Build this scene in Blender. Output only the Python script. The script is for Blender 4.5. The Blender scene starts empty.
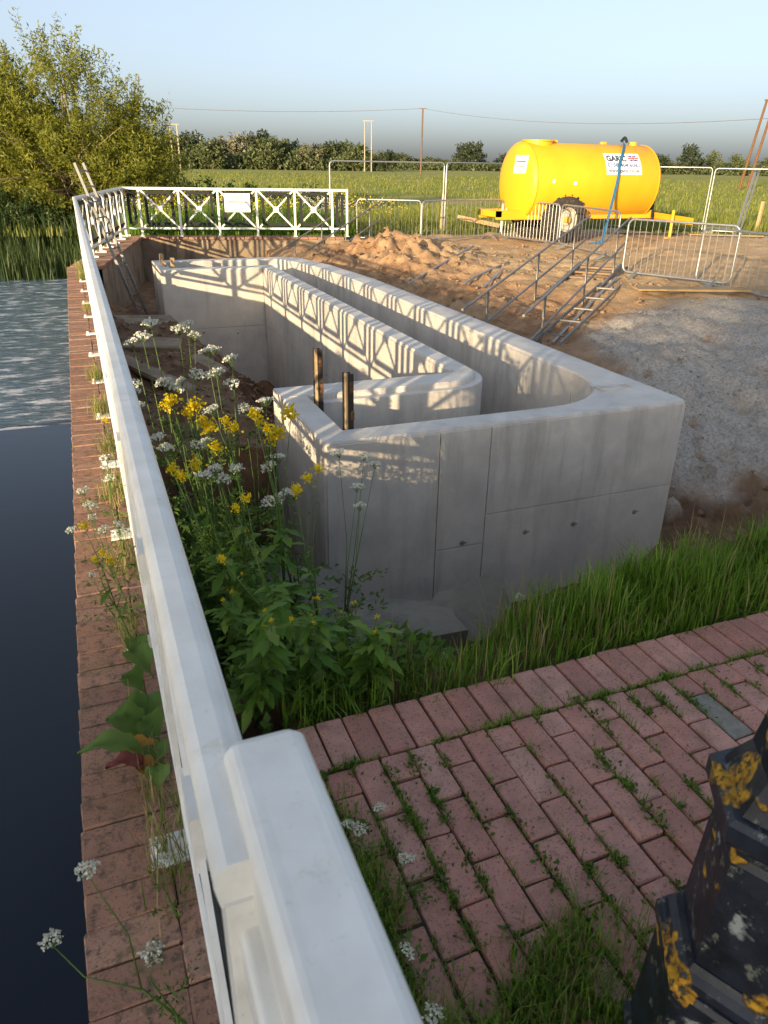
import bpy, math, random
import numpy as np
from mathutils import Vector, Matrix, noise
R_ = math.radians
rng = np.random.default_rng(7)
random.seed(7)
sc = bpy.context.scene
COL = sc.collection

# ------------------------------------------------------------------ camera
FPX, PITCH, YAW, ROLL, H = 735.0, R_(25.4), R_(21.8), R_(-0.9), 1.7
def cam_axes():
    cy, sy, ct, st = math.cos(YAW), math.sin(YAW), math.cos(PITCH), math.sin(PITCH)
    A = np.array([[cy, -sy, 0], [sy, cy, 0], [0, 0, 1]])
    B = np.array([[1, 0, 0], [0, st, ct], [0, ct, -st]])
    cr, sr = math.cos(ROLL), math.sin(ROLL)
    return np.array([[cr, -sr, 0], [sr, cr, 0], [0, 0, 1]]) @ B @ A
CM = cam_axes()
cam = bpy.data.objects.new('camera', bpy.data.cameras.new('camera'))
COL.objects.link(cam)
m = Matrix.Identity(4)
for i in range(3):
    m[i][0], m[i][1], m[i][2] = CM[0][i], CM[1][i], -CM[2][i]
m.translation = (0, 0, H)
cam.matrix_world = m
cam.data.sensor_fit = 'VERTICAL'; cam.data.sensor_height = 36; cam.data.lens = FPX / 1024 * 36
cam.data.clip_start = 0.05; cam.data.clip_end = 3000
cam.data.dof.use_dof = True; cam.data.dof.focus_distance = 6.0; cam.data.dof.aperture_fstop = 9.0
sc.camera = cam

# ------------------------------------------------------------------ light
SUND = Vector((1.0, 0.885, -0.225)).normalized()          # direction the light travels
EL = math.asin(-SUND.z); AZ = math.atan2(-SUND.x, -SUND.y)
w = bpy.data.worlds.new('World'); sc.world = w; w.use_nodes = True
wn = w.node_tree; bg = wn.nodes['Background']
sky = wn.nodes.new('ShaderNodeTexSky'); sky.sky_type = 'NISHITA'; sky.sun_disc = False
sky.sun_elevation = EL; sky.sun_rotation = AZ; sky.air_density = 0.65; sky.dust_density = 3.0; sky.ozone_density = 2.0
gm = wn.nodes.new('ShaderNodeGamma'); gm.inputs[1].default_value = 0.65      # haze evens the sky out in every direction
wn.links.new(sky.outputs[0], gm.inputs[0]); hs = wn.nodes.new('ShaderNodeHueSaturation'); hs.inputs['Saturation'].default_value = 0.75
wn.links.new(gm.outputs[0], hs.inputs['Color']); wn.links.new(hs.outputs[0], bg.inputs[0]); bg.inputs[1].default_value = 0.132
sl = bpy.data.lights.new('sun', 'SUN'); sl.energy = 3.1; sl.angle = R_(0.6); sl.color = (1.0, 0.78, 0.48)
so = bpy.data.objects.new('sun', sl); COL.objects.link(so)
so.rotation_euler = SUND.to_track_quat('-Z', 'Y').to_euler(); so.location = (-20, -20, 15)
vs = sc.view_settings; vs.view_transform = 'Standard'; vs.look = 'None'; vs.gamma = 1.0; vs.exposure = 1.8
vs.use_curve_mapping = False

# pixel helpers: a pixel gives a direction, the plane gives the distance
def ray(u, v): return CM.T @ np.array([(u - 384) / FPX, (512 - v) / FPX, 1.0])
OO = np.array([0, 0, H])
def atz(u, v, z): d = ray(u, v); return Vector(OO + (z - H) / d[2] * d)
def aty(u, v, y): d = ray(u, v); return Vector(OO + y / d[1] * d)

# ------------------------------------------------------------------ materials
class NT:
    def __init__(s, name):
        s.m = bpy.data.materials.new(name); s.m.use_nodes = True
        s.t = s.m.node_tree; s.n = s.t.nodes; s.bsdf = s.n['Principled BSDF']; s.out = s.n['Material Output']
        s.geo = s.n.new('ShaderNodeNewGeometry'); s.pos = s.geo.outputs['Position']
    def link(s, a, b): s.t.links.new(a, b)
    def noise(s, scale, detail=6, rough=.55, vec=None, dist=0):
        n = s.n.new('ShaderNodeTexNoise'); n.inputs['Scale'].default_value = scale; n.inputs['Detail'].default_value = detail
        n.inputs['Roughness'].default_value = rough; n.inputs['Distortion'].default_value = dist
        s.link(vec or s.pos, n.inputs['Vector']); return n.outputs['Fac']
    def vor(s, scale, feature='F1', vec=None):
        n = s.n.new('ShaderNodeTexVoronoi'); n.feature = feature; n.inputs['Scale'].default_value = scale
        s.link(vec or s.pos, n.inputs['Vector']); return n.outputs['Distance']
    def scaled(s, sx, sy, sz):
        n = s.n.new('ShaderNodeMapping'); n.inputs['Scale'].default_value = (sx, sy, sz); s.link(s.pos, n.inputs['Vector']); return n.outputs[0]
    def ramp(s, fac, stops):
        n = s.n.new('ShaderNodeValToRGB'); e = n.color_ramp.elements
        while len(e) < len(stops): e.new(0.5)
        for i, (p, c) in enumerate(stops):
            e[i].position = p; e[i].color = (c, c, c, 1) if isinstance(c, (int, float)) else (*c, 1)
        s.link(fac, n.inputs[0]); return n.outputs[0]
    def mix(s, fac, a, b, mode='MIX'):
        n = s.n.new('ShaderNodeMix'); n.data_type = 'RGBA'; n.blend_type = mode
        for ix, val in ((0, fac), (6, a), (7, b)):
            inp = n.inputs[ix]
            if isinstance(val, (int, float)): inp.default_value = val if ix == 0 else (val, val, val, 1)
            elif isinstance(val, tuple): inp.default_value = (*val, 1)
            else: s.link(val, inp)
        return n.outputs[2]
    def math(s, op, a, b=0.0):
        n = s.n.new('ShaderNodeMath'); n.operation = op
        for i, val in enumerate((a, b)):
            if isinstance(val, (int, float)): n.inputs[i].default_value = val
            else: s.link(val, n.inputs[i])
        return n.outputs[0]
    def attr(s, name):
        n = s.n.new('ShaderNodeAttribute'); n.attribute_name = name; return n.outputs['Fac']
    def objrand(s): return s.n.new('ShaderNodeObjectInfo').outputs['Random']
    def col(s, c):
        if isinstance(c, tuple): s.bsdf.inputs['Base Color'].default_value = (*c, 1)
        else: s.link(c, s.bsdf.inputs['Base Color'])
    def bump(s, h, strength=.5, dist=.01):
        n = s.n.new('ShaderNodeBump'); n.inputs['Strength'].default_value = strength; n.inputs['Distance'].default_value = dist
        s.link(h, n.inputs['Height'])
        if s.bsdf.inputs['Normal'].is_linked:
            s.link(s.bsdf.inputs['Normal'].links[0].from_socket, n.inputs['Normal'])
        s.link(n.outputs[0], s.bsdf.inputs['Normal'])
    def rough(s, r):
        if isinstance(r, (int, float)): s.bsdf.inputs['Roughness'].default_value = r
        else: s.link(r, s.bsdf.inputs['Roughness'])
M = {}
def simple(name, c, rough=.6, metal=0, var=.25, scale=12, bump=.0, bscale=60, c2=None, dirt=None):
    t = NT(name); n = t.noise(scale)
    c2 = c2 or tuple(x * (1 - var) for x in c)
    k = t.ramp(n, [(.3, c2), (.7, c)])
    if dirt:
        k = t.mix(t.ramp(t.noise(scale * 1.7 + 3, 8, .7), [(.52, 0.0), (.72, dirt[1])]), k, dirt[0])
    t.col(k); t.rough(rough); t.bsdf.inputs['Metallic'].default_value = metal
    if bump: t.bump(t.noise(bscale, 5), bump, .01)
    M[name] = t.m; return t
def leafmat(name, c1, c2, c3=None, trans=.35, rough=.5):
    t = NT(name); k = t.ramp(t.attr('rnd'), [(0, c1), (.6, c2), (1, c3 or c2)])
    k = t.mix(t.ramp(t.noise(3.0, 3), [(.35, .35), (.65, 0.0)]), k, tuple(x * .55 for x in c1))
    t.col(k); t.rough(rough); t.bsdf.inputs['Specular IOR Level'].default_value = .3
    tr = t.n.new('ShaderNodeBsdfTranslucent'); t.link(k, tr.inputs[0])
    mx = t.n.new('ShaderNodeMixShader'); mx.inputs[0].default_value = trans
    t.link(t.bsdf.outputs[0], mx.inputs[1]); t.link(tr.outputs[0], mx.inputs[2]); t.link(mx.outputs[0], t.out.inputs[0])
    M[name] = t.m
# white paint with grime and lichen specks
t = NT('white_paint')
k = t.ramp(t.noise(9, 6), [(.3, (.66, .645, .59)), (.65, (.80, .785, .73))])
k = t.mix(t.ramp(t.noise(1.0, 6, .7, t.scaled(30, 2.5, 30)), [(.55, 0.0), (.75, .3)]), k, (.45, .43, .36))
k = t.mix(t.ramp(t.noise(70, 4, .7), [(.62, 0.0), (.72, .35)]), k, (.42, .40, .30))
k = t.mix(t.ramp(t.noise(14, 8, .75), [(.60, 0.0), (.72, .55)]), k, (.45, .42, .22))
t.col(k); t.rough(.42); t.bump(t.noise(45, 4), .12, .004); M['white_paint'] = t.m
simple('black_frame', (.012, .013, .012), .8)
simple('mesh_wire', (.05, .055, .05), .5, .3)
t = simple('galv', (.42, .43, .43), .42, .75, .3, 20)
simple('aluminium', (.24, .235, .22), .5, .35, .3, 9, dirt=((.20, .14, .09), .9))
# concrete
def concrete(name, base, dark, stain=.5):
    t = NT(name)
    k = t.ramp(t.noise(2.2, 8, .62), [(.32, dark), (.60, base)])
    k = t.mix(t.ramp(t.noise(9, 7, .7), [(.40, .30), (.60, 0.0)]), k, dark)
    st = t.ramp(t.noise(1.0, 7, .65, t.scaled(5, 5, .55)), [(.50, 0.0), (.68, stain)])
    k = t.mix(st, k, tuple(x * .55 for x in dark))
    k = t.mix(t.ramp(t.noise(.8, 5, .6), [(.45, 0.0), (.65, .35)]), k, (base[0] * 1.12, base[1] * 1.05, base[2] * .95))
    k = t.mix(t.ramp(t.noise(60, 3, .6), [(.66, 0.0), (.74, .6)]), k, tuple(x * .5 for x in dark))
    k = t.mix(t.ramp(t.vor(34), [(.03, .7), (.07, 0.0)]), k, tuple(x * .4 for x in dark))
    t.col(k); t.rough(.88)
    t.bump(t.noise(120, 4), .18, .004); t.bump(t.noise(6, 6), .35, .012); t.bump(t.ramp(t.vor(34), [(.02, 0.0), (.08, 1.0)]), .4, .004)
    M[name] = t.m
concrete('concrete', (.60, .56, .505), (.44, .41, .37), .5)
concrete('concrete_top', (.66, .63, .59), (.50, .48, .44), .25)
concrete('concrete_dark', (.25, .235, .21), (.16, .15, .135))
concrete('slab_dark', (.19, .165, .13), (.10, .09, .07), .8)
concrete('old_wall', (.33, .25, .165), (.17, .115, .075), .9)
# brick pavers
def brick(name, stops, moss, mossc=(.06, .075, .03), joint=0):
    t = NT(name)
    k = t.ramp(t.objrand(), stops)
    k = t.mix(t.ramp(t.noise(14, 6, .6), [(.35, .45), (.65, 0.0)]), k, (.24, .12, .09))
    k = t.mix(t.ramp(t.noise(3.2, 6, .65), [(.42, .0), (.62, .45)]), k, t.mix(.4, k, (.25, .17, .13)))
    k = t.mix(t.ramp(t.noise(110, 4, .65), [(.56, 0.0), (.66, .8)]), k, (.085, .05, .042))
    k = t.mix(t.ramp(t.noise(90, 3, .6), [(.62, 0.0), (.72, .5)]), k, (.46, .33, .28))
    k = t.mix(t.ramp(t.noise(26, 8, .75), [(.55 - joint * .05, 0.0), (.66 - joint * .03, .35 + .5 * joint)]), k, (.07, .055, .035))
    k = t.mix(t.ramp(t.noise(5.5, 7, .7), [(.54, 0.0), (.70, moss)]), k, mossc)
    t.col(k); t.rough(.85)
    t.bump(t.noise(180, 4, .6), .35, .003); t.bump(t.noise(20, 5), .4, .006)
    M[name] = t.m
brick('paver_red', [(0, (.43, .185, .135)), (.5, (.52, .245, .185)), (1, (.58, .31, .24))], .35)
brick('coping_red', [(0, (.30, .145, .085)), (.5, (.37, .19, .115)), (1, (.43, .24, .15))], .7, (.15, .115, .055), 1)
simple('paver_grey', (.27, .245, .20), .9, 0, .35, 30, .5, 120)
simple('joint_soil', (.055, .05, .03), .95, 0, .5, 25, .6, 80, dirt=((.05, .075, .02), .9))
simple('river_brick', (.22, .10, .07), .9, 0, .5, 6, .6, 40)
# tank
t = NT('tank_yellow')
k = t.ramp(t.noise(1.2, 5), [(.3, (.68, .33, .009)), (.7, (.75, .385, .012))])
k = t.mix(t.ramp(t.noise(1.0, 7, .65, t.scaled(4, 4, .7)), [(.60, 0.0), (.78, .35)]), k, (.45, .22, .02))
t.col(k); t.rough(.5); t.bump(t.noise(2.0, 2), .08, .02); M['tank_yellow'] = t.m
simple('tyre', (.035, .032, .03), .9, 0, .4, 10, .5, 60, dirt=((.16, .11, .07), .8))
simple('rim_pale', (.55, .50, .40), .6, 0, .3, 8, dirt=((.3, .2, .1), .8))
simple('muddy', (.30, .19, .11), .95, 0, .4, 6, .6, 40)
simple('sign_white', (.80, .80, .78), .5, 0, .08)
simple('ink_dark', (.03, .05, .10), .6)
simple('ink_grey', (.30, .27, .27), .7)
simple('ink_red', (.45, .05, .05), .6)
simple('ink_blue', (.03, .08, .35), .6)
simple('hose_blue', (.03, .15, .30), .6)
simple('rubber_black', (.02, .02, .02), .7)
simple('timber', (.48, .33, .17), .8, 0, .35, 14, .4, 40)
simple('timber_dark', (.04, .028, .02), .8, 0, .5, 18, .4, 60)
simple('rust', (.16, .07, .03), .85, 0, .6, 18, .4, 60, dirt=((.45, .30, .12), .7))
simple('pole_wood', (.16, .10, .065), .9)
simple('pole_pale', (.42, .36, .27), .9)
simple('bark', (.10, .08, .05), .9, 0, .5, 8, .5, 30)
simple('bark_pale', (.26, .21, .13), .9, 0, .4, 8)
simple('stone', (.42, .38, .32), .9, 0, .4, 9, .5, 40)
simple('plank', (.40, .27, .13), .85, 0, .4, 5, .3, 30)
# cast iron with lichen
t = NT('cast_iron')
k = t.ramp(t.noise(16, 6, .6), [(.35, (.007, .009, .014)), (.68, (.022, .028, .042))])
sx_ = t.n.new('ShaderNodeSeparateXYZ'); t.link(t.geo.outputs['True Normal'], sx_.inputs[0])
ledge = t.ramp(sx_.outputs[2], [(.02, 0.0), (.16, 1.0)])
g = t.ramp(t.noise(26, 9, .75), [(.57, 0.0), (.63, .8)])
k = t.mix(g, k, (.20, .20, .16))
om = t.math('MULTIPLY', t.ramp(t.math('ADD', t.noise(11, 3, .5), t.math('MULTIPLY', ledge, .085)), [(.64, 0.0), (.67, 1.0)]), t.ramp(t.noise(60, 6, .75), [(.40, .0), (.5, 1.0)]))
k = t.mix(om, k, t.ramp(t.noise(70, 4), [(.35, (.28, .13, .01)), (.6, (.60, .32, .02))]))
wm = t.math('MULTIPLY', t.ramp(t.noise(9, 3, .5), [(.31, 1.0), (.34, 0.0)]), t.ramp(t.noise(55, 5, .7), [(.40, .1), (.52, .9)]))
k = t.mix(wm, k, (.36, .38, .37))
t.col(k); t.bsdf.inputs['Metallic'].default_value = 0; t.rough(t.ramp(om, [(0, .38), (1, .95)]))
t.bump(om, .6, .006); t.bump(t.noise(90, 5), .25, .003); M['cast_iron'] = t.m
# leaves and grass
leafmat('grass_blade', (.11, .22, .018), (.18, .32, .03), (.29, .39, .06), .5)
leafmat('dry_grass', (.22, .19, .07), (.34, .27, .11), (.42, .34, .16), .3)
leafmat('field_grass', (.15, .20, .03), (.25, .28, .045), (.38, .34, .09), .45)
leafmat('weed_leaf', (.065, .14, .02), (.11, .205, .03), (.18, .26, .05), .42)
leafmat('mustard_leaf', (.11, .23, .03), (.18, .33, .042), (.28, .40, .075), .5)
leafmat('dock_leaf', (.12, .22, .04), (.16, .28, .06), (.20, .33, .08), .5)
leafmat('dead_leaf', (.30, .14, .02), (.42, .22, .03), (.5, .3, .05), .2)
leafmat('red_leaf', (.20, .05, .04), (.28, .09, .07), None, .2)
leafmat('willow_leaf', (.155, .17, .02), (.26, .275, .034), (.34, .34, .065), .5)
leafmat('tree_leaf', (.025, .045, .012), (.05, .08, .018), (.09, .11, .03), .25)
leafmat('far_leaf', (.085, .11, .045), (.125, .155, .06), (.18, .195, .085), .3)  # tones lightened: some of the distance haze is put into the leaf colour
leafmat('far_leaf_dark', (.04, .055, .03), (.06, .08, .036), (.08, .10, .045), .2)
leafmat('far_leaf_pale', (.14, .14, .08), (.21, .20, .12), (.26, .24, .15), .2)
leafmat('reed', (.025, .05, .014), (.05, .085, .02), (.08, .11, .03), .3)
leafmat('white_petal', (.62, .64, .50), (.76, .76, .66), (.82, .82, .76), .25)
leafmat('yellow_petal', (.80, .58, .01), (.88, .70, .015), (.90, .76, .04), .45)
leafmat('stem_green', (.09, .16, .03), (.15, .22, .05), (.24, .26, .08), .1)
# water
t = NT('water')
t.col((.007, .011, .020)); t.rough(.05); t.bsdf.inputs['IOR'].default_value = 1.33
t.bump(t.noise(5, 4, .5), .05, .02); M['water'] = t.m
t = NT('water_rough')
fo = t.ramp(t.noise(1.0, 8, .7, t.scaled(2.2, 5.0, 1)), [(.50, 0.0), (.66, .85)])
t.col(t.mix(fo, (.09, .14, .19), (.65, .70, .75))); t.rough(t.ramp(fo, [(0, .15), (1, .6)]))
t.bump(t.noise(1.0, 6, .6, t.scaled(3, 7, 1)), .9, .06); M['water_rough'] = t.m
# ground: soil / grass / gravel by surface masks
t = NT('ground_mat')
soil = t.ramp(t.noise(3.0, 9, .66), [(.30, (.17, .085, .042)), (.50, (.34, .195, .10)), (.68, (.48, .31, .175))])
soil = t.mix(t.ramp(t.noise(.7, 5), [(.45, 0.0), (.62, .55)]), soil, (.44, .30, .18))
soil = t.mix(t.attr('pale'), soil, t.ramp(t.noise(2.5, 8, .6), [(.3, (.36, .24, .13)), (.65, (.53, .37, .21))]))
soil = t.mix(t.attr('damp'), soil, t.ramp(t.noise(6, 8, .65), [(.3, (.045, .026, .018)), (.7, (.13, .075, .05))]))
grav = t.ramp(t.noise(28, 5, .7), [(.3, (.24, .21, .175)), (.52, (.44, .395, .34)), (.72, (.58, .53, .46))])
grav = t.mix(t.ramp(t.noise(2.2, 6), [(.5, 0.0), (.68, .4)]), grav, (.34, .26, .18))
grass = t.ramp(t.noise(.35, 6, .6), [(.3, (.14, .18, .03)), (.5, (.23, .25, .045)), (.7, (.31, .29, .075))])
grass = t.mix(t.ramp(t.noise(1.0, 7, .7, t.scaled(.05, .25, 1)), [(.42, 0.0), (.62, .7)]), grass, (.36, .31, .10))
grass = t.mix(t.ramp(t.noise(1.0, 5, .7, t.scaled(.5, .5, 1)), [(.60, 0.0), (.75, .5)]), grass, (.07, .11, .02))
k = t.mix(t.attr('gravel'), soil, grav); k = t.mix(t.attr('grass'), k, grass)
t.col(k); t.rough(.95); t.bsdf.inputs['Specular IOR Level'].default_value = .2
t.bump(t.noise(14, 8, .7), .8, .03); t.bump(t.noise(45, 6, .7), .7, .015); M['ground_mat'] = t.m

# ------------------------------------------------------------------ mesh helpers
class MB:
    def __init__(s): s.v = []; s.f = []
    def add(s, vs, fs):
        o = len(s.v); s.v += [tuple(p) for p in vs]; s.f += [tuple(i + o for i in q) for q in fs]; return s
    def box(s, x0, x1, y0, y1, z0, z1):
        return s.add([(x, y, z) for z in (z0, z1) for y in (y0, y1) for x in (x0, x1)],
                     [(0, 2, 3, 1), (4, 5, 7, 6), (0, 1, 5, 4), (2, 6, 7, 3), (0, 4, 6, 2), (1, 3, 7, 5)])
    def cbox(s, x0, x1, y0, y1, z0, z1, c, jit=0):
        lo = (x0, y0, z0); hi = (x1, y1, z1); vs = []; idx = {}
        for sx in (0, 1):
            for sy in (0, 1):
                for sz in (0, 1):
                    sg = (sx, sy, sz)
                    for a in range(3):      # vertex lying on face a
                        p = []
                        for b in range(3):
                            e = hi[b] if sg[b] else lo[b]
                            if b != a: e += -c if sg[b] else c
                            p.append(e + (random.uniform(-jit, jit) if jit else 0))
                        idx[(sx, sy, sz, a)] = len(vs); vs.append(tuple(p))
        fs = []
        for a in range(3):
            b, c2 = (a + 1) % 3, (a + 2) % 3
            for sa in (0, 1):
                q = []
                for (u, v) in ((0, 0), (1, 0), (1, 1), (0, 1)):
                    sg = [0, 0, 0]; sg[a] = sa; sg[b] = u; sg[c2] = v; q.append(idx[(*sg, a)])
                fs.append(q if sa else q[::-1])
            for u in (0, 1):               # edge along axis a
                for v in (0, 1):
                    g0 = [0, 0, 0]; g0[b] = u; g0[c2] = v; g1 = list(g0); g1[a] = 1
                    q = [idx[(*g0, b)], idx[(*g1, b)], idx[(*g1, c2)], idx[(*g0, c2)]]
                    fs.append(q if u != v else q[::-1])
        for sx in (0, 1):
            for sy in (0, 1):
                for sz in (0, 1):
                    q = [idx[(sx, sy, sz, a)] for a in range(3)]
                    fs.append(q if (sx + sy + sz) % 2 else q[::-1])
        return s.add(vs, fs)
    def tube(s, pts, r, n=8, cap=True):
        pts = [Vector(p) for p in pts]; rs = r if isinstance(r, (list, tuple)) else [r] * len(pts)
        vs = []; fs = []; up = None
        for i, p in enumerate(pts):
            d = (pts[min(i + 1, len(pts) - 1)] - pts[max(i - 1, 0)])
            if d.length < 1e-9: d = Vector((0, 0, 1))
            d.normalize()
            if up is None:
                up = Vector((0, 0, 1)) if abs(d.z) < .9 else Vector((1, 0, 0))
            a = d.cross(up); 
            if a.length < 1e-6: a = d.cross(Vector((1, 0.3, 0)))
            a.normalize(); b = a.cross(d); up = b
            for k in range(n):
                an = 2 * math.pi * (k + .5) / n
                vs.append(p + (a * math.cos(an) + b * math.sin(an)) * rs[i])
        for i in range(len(pts) - 1):
            for k in range(n):
                fs.append((i * n + k, i * n + (k + 1) % n, (i + 1) * n + (k + 1) % n, (i + 1) * n + k))
        if cap:
            fs.append(tuple(range(n))[::-1]); fs.append(tuple((len(pts) - 1) * n + k for k in range(n)))
        return s.add(vs, fs)
    def bar(s, p0, p1, wdt, hgt, up=(0, 0, 1)):
        p0, p1 = Vector(p0), Vector(p1); d = (p1 - p0).normalized(); u = Vector(up)
        a = d.cross(u)
        if a.length < 1e-6: a = d.cross(Vector((1, 0, 0)))
        a.normalize(); b = a.cross(d); vs = []
        for p in (p0, p1):
            for (i, j) in ((-1, -1), (1, -1), (1, 1), (-1, 1)): vs.append(p + a * i * wdt / 2 + b * j * hgt / 2)
        return s.add(vs, [(3, 2, 1, 0), (4, 5, 6, 7), (0, 1, 5, 4), (1, 2, 6, 5), (2, 3, 7, 6), (3, 0, 4, 7)])
    def prism(s, poly, z0, z1):
        n = len(poly)
        return s.add([(x, y, z0) for x, y in poly] + [(x, y, z1) for x, y in poly],
                     [tuple(range(n))[::-1], tuple(range(n, 2 * n))] + [(i, (i + 1) % n, n + (i + 1) % n, n + i) for i in range(n)])
    def lathe_x(s, prof, n=40, cx=0, cy=0, cz=0, cap=True):
        vs = []; fs = []
        for (x, r) in prof:
            for k in range(n):
                a = 2 * math.pi * k / n; vs.append((cx + x, cy + r * math.cos(a), cz + r * math.sin(a)))
        for i in range(len(prof) - 1):
            for k in range(n): fs.append((i * n + k, (i + 1) * n + k, (i + 1) * n + (k + 1) % n, i * n + (k + 1) % n))
        if cap: fs.append(tuple(range(n))); fs.append(tuple((len(prof) - 1) * n + k for k in range(n))[::-1])
        return s.add(vs, fs)
    def lathe_y(s, prof, n=28, c=(0, 0, 0), cap=True):
        o = len(s.v); s.lathe_x(prof, n, cap=cap)
        for i in range(o, len(s.v)):
            x, y, z = s.v[i]; s.v[i] = (c[0] + y, c[1] + x, c[2] + z)
        s.f = [q if min(q) < o else q[::-1] for q in s.f]; return s
    def mesh(s, name, mat, smooth=False, off=(0, 0, 0)):
        me = bpy.data.meshes.new(name)
        o = Vector(off); me.from_pydata([(x - o.x, y - o.y, z - o.z) for x, y, z in s.v], [], s.f)
        me.materials.append(M[mat])
        if smooth: me.shade_smooth() if hasattr(me, 'shade_smooth') else None
        me.update(); return me
    def build(s, name, mat, parent=None, smooth=False, off=None, kind=None):
        if off is None: off = parent['_o'] if (parent is not None and '_o' in parent) else (0, 0, 0)
        return link(name, s.mesh(name, mat, smooth, off), parent, kind)
def link(name, me, parent=None, kind=None, loc=None):
    o = bpy.data.objects.new(name, me); COL.objects.link(o)
    if parent is not None: o.parent = parent
    if kind: o['kind'] = kind
    if loc is not None: o.location = loc
    return o
ROOTS = []
def thing(name, label, cat, loc=(0, 0, 0), rotz=0, group=None, world=True):
    o = bpy.data.objects.new(name, None); COL.objects.link(o); o.location = loc; o.rotation_euler = (0, 0, rotz)
    o.empty_display_size = .1
    o['label'] = label; o['category'] = cat
    if group: o['group'] = group
    if world: o['_o'] = tuple(loc); ROOTS.append(o)
    return o
def tag(o, label, cat, group=None):
    o['label'] = label; o['category'] = cat
    if group: o['group'] = group
    return o
def struct(o, kind='structure'): o['kind'] = kind; return o
def dup(root, loc, rotz=0, label=None, scale=1):
    r = root.copy(); COL.objects.link(r); r.location = loc; r.rotation_euler = (0, 0, rotz); r.scale = (scale,) * 3 if not isinstance(scale, tuple) else scale
    if label: r['label'] = label
    for ch in list(root.children):
        c = ch.copy(); COL.objects.link(c); c.parent = r
        for g in ch.children:
            d = g.copy(); COL.objects.link(d); d.parent = c
    return r
def fast_mesh(name, V, F, mat, rnd=None, smooth=False):
    """V (n,3) float, F (m,k) int -> mesh with an optional per-face random value"""
    me = bpy.data.meshes.new(name); k = F.shape[1]
    me.vertices.add(len(V)); me.vertices.foreach_set('co', V.astype(np.float32).ravel())
    me.loops.add(F.size); me.loops.foreach_set('vertex_index', F.astype(np.int32).ravel())
    me.polygons.add(len(F)); me.polygons.foreach_set('loop_start', np.arange(0, F.size, k, dtype=np.int32))
    if smooth: me.polygons.foreach_set('use_smooth', np.ones(len(F), dtype=bool))
    if rnd is not None:
        a = me.attributes.new('rnd', 'FLOAT', 'FACE'); a.data.foreach_set('value', rnd.astype(np.float32))
    me.materials.append(M[mat]); me.update(calc_edges=True); return me
def unit(a): return a / np.maximum(np.linalg.norm(a, axis=-1, keepdims=True), 1e-9)
def leaves(P, size, aspect=.45, up=0.0, fold=.18, dirs=None):
    """one pointed, folded leaf (2 quads) for each point"""
    n = len(P); d = unit(rng.normal(size=(n, 3)) + np.array([0, 0, up])) if dirs is None else unit(dirs)
    s = unit(np.cross(d, rng.normal(size=(n, 3)))); nn = np.cross(s, d)
    L = (size * rng.uniform(.6, 1.3, n))[:, None]; W = L * aspect
    base, tip = P, P + d * L; mid = P + d * L * .5
    V = np.stack([base, mid + s * W * .5 + nn * L * fold, tip, mid - s * W * .5 + nn * L * fold], 1).reshape(-1, 3)
    F = np.arange(n * 4).reshape(n, 4); return V, F
def blades(P, h, wd, lean=.5, tipdrop=.25):
    """a grass blade: quad + quad to a narrow tip"""
    n = len(P); hh = (h * rng.uniform(.45, 1.3, n) * np.array([1 + .55 * noise.noise(Vector((p[0] * 4.5, p[1] * 4.5, 1.7))) for p in P]))[:, None]
    a = rng.uniform(0, 2 * np.pi, n); d = np.stack([np.cos(a), np.sin(a), np.zeros(n)], 1)
    b = a + rng.uniform(.9, 2.2, n); s = np.stack([np.cos(b), np.sin(b), np.zeros(n)], 1) * wd
    ln = (rng.uniform(.05, 1, n) ** 1.5 * lean)[:, None]
    up = np.array([0, 0, 1.])
    p1 = P + up * hh * .6 + d * hh * ln * .35; p2 = P + up * hh * (1 - ln * tipdrop) + d * hh * ln
    V = np.stack([P - s, P + s, p1 + s * .75, p1 - s * .75, p2 + s * .12, p2 - s * .12], 1).reshape(-1, 3)
    i = np.arange(n)[:, None] * 6
    F = np.concatenate([i + np.array([0, 1, 2, 3]), i + np.array([3, 2, 4, 5])]); return V, F
def leafobj(name, P, size, mat, parent=None, aspect=.45, up=0, kind=None, dirs=None):
    V, F = leaves(np.asarray(P), size, aspect, up, dirs=dirs); return link(name, fast_mesh(name, V, F, mat, rng.random(len(F))), parent, kind)
def bladeobj(name, P, h, wd, mat, parent=None, lean=.5, kind=None):
    V, F = blades(np.asarray(P), h, wd, lean); n = len(P); r = rng.random(n)
    return link(name, fast_mesh(name, V, F, mat, np.concatenate([r, r])), parent, kind)
def sstep(a, b, x):
    t_ = min(1, max(0, (x - a) / (b - a))); return t_ * t_ * (3 - 2 * t_)
def fbm(x, y, s, o=4, z=0): return noise.fractal(Vector((x * s, y * s, z)), 1.0, 2.0, o)

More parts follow.
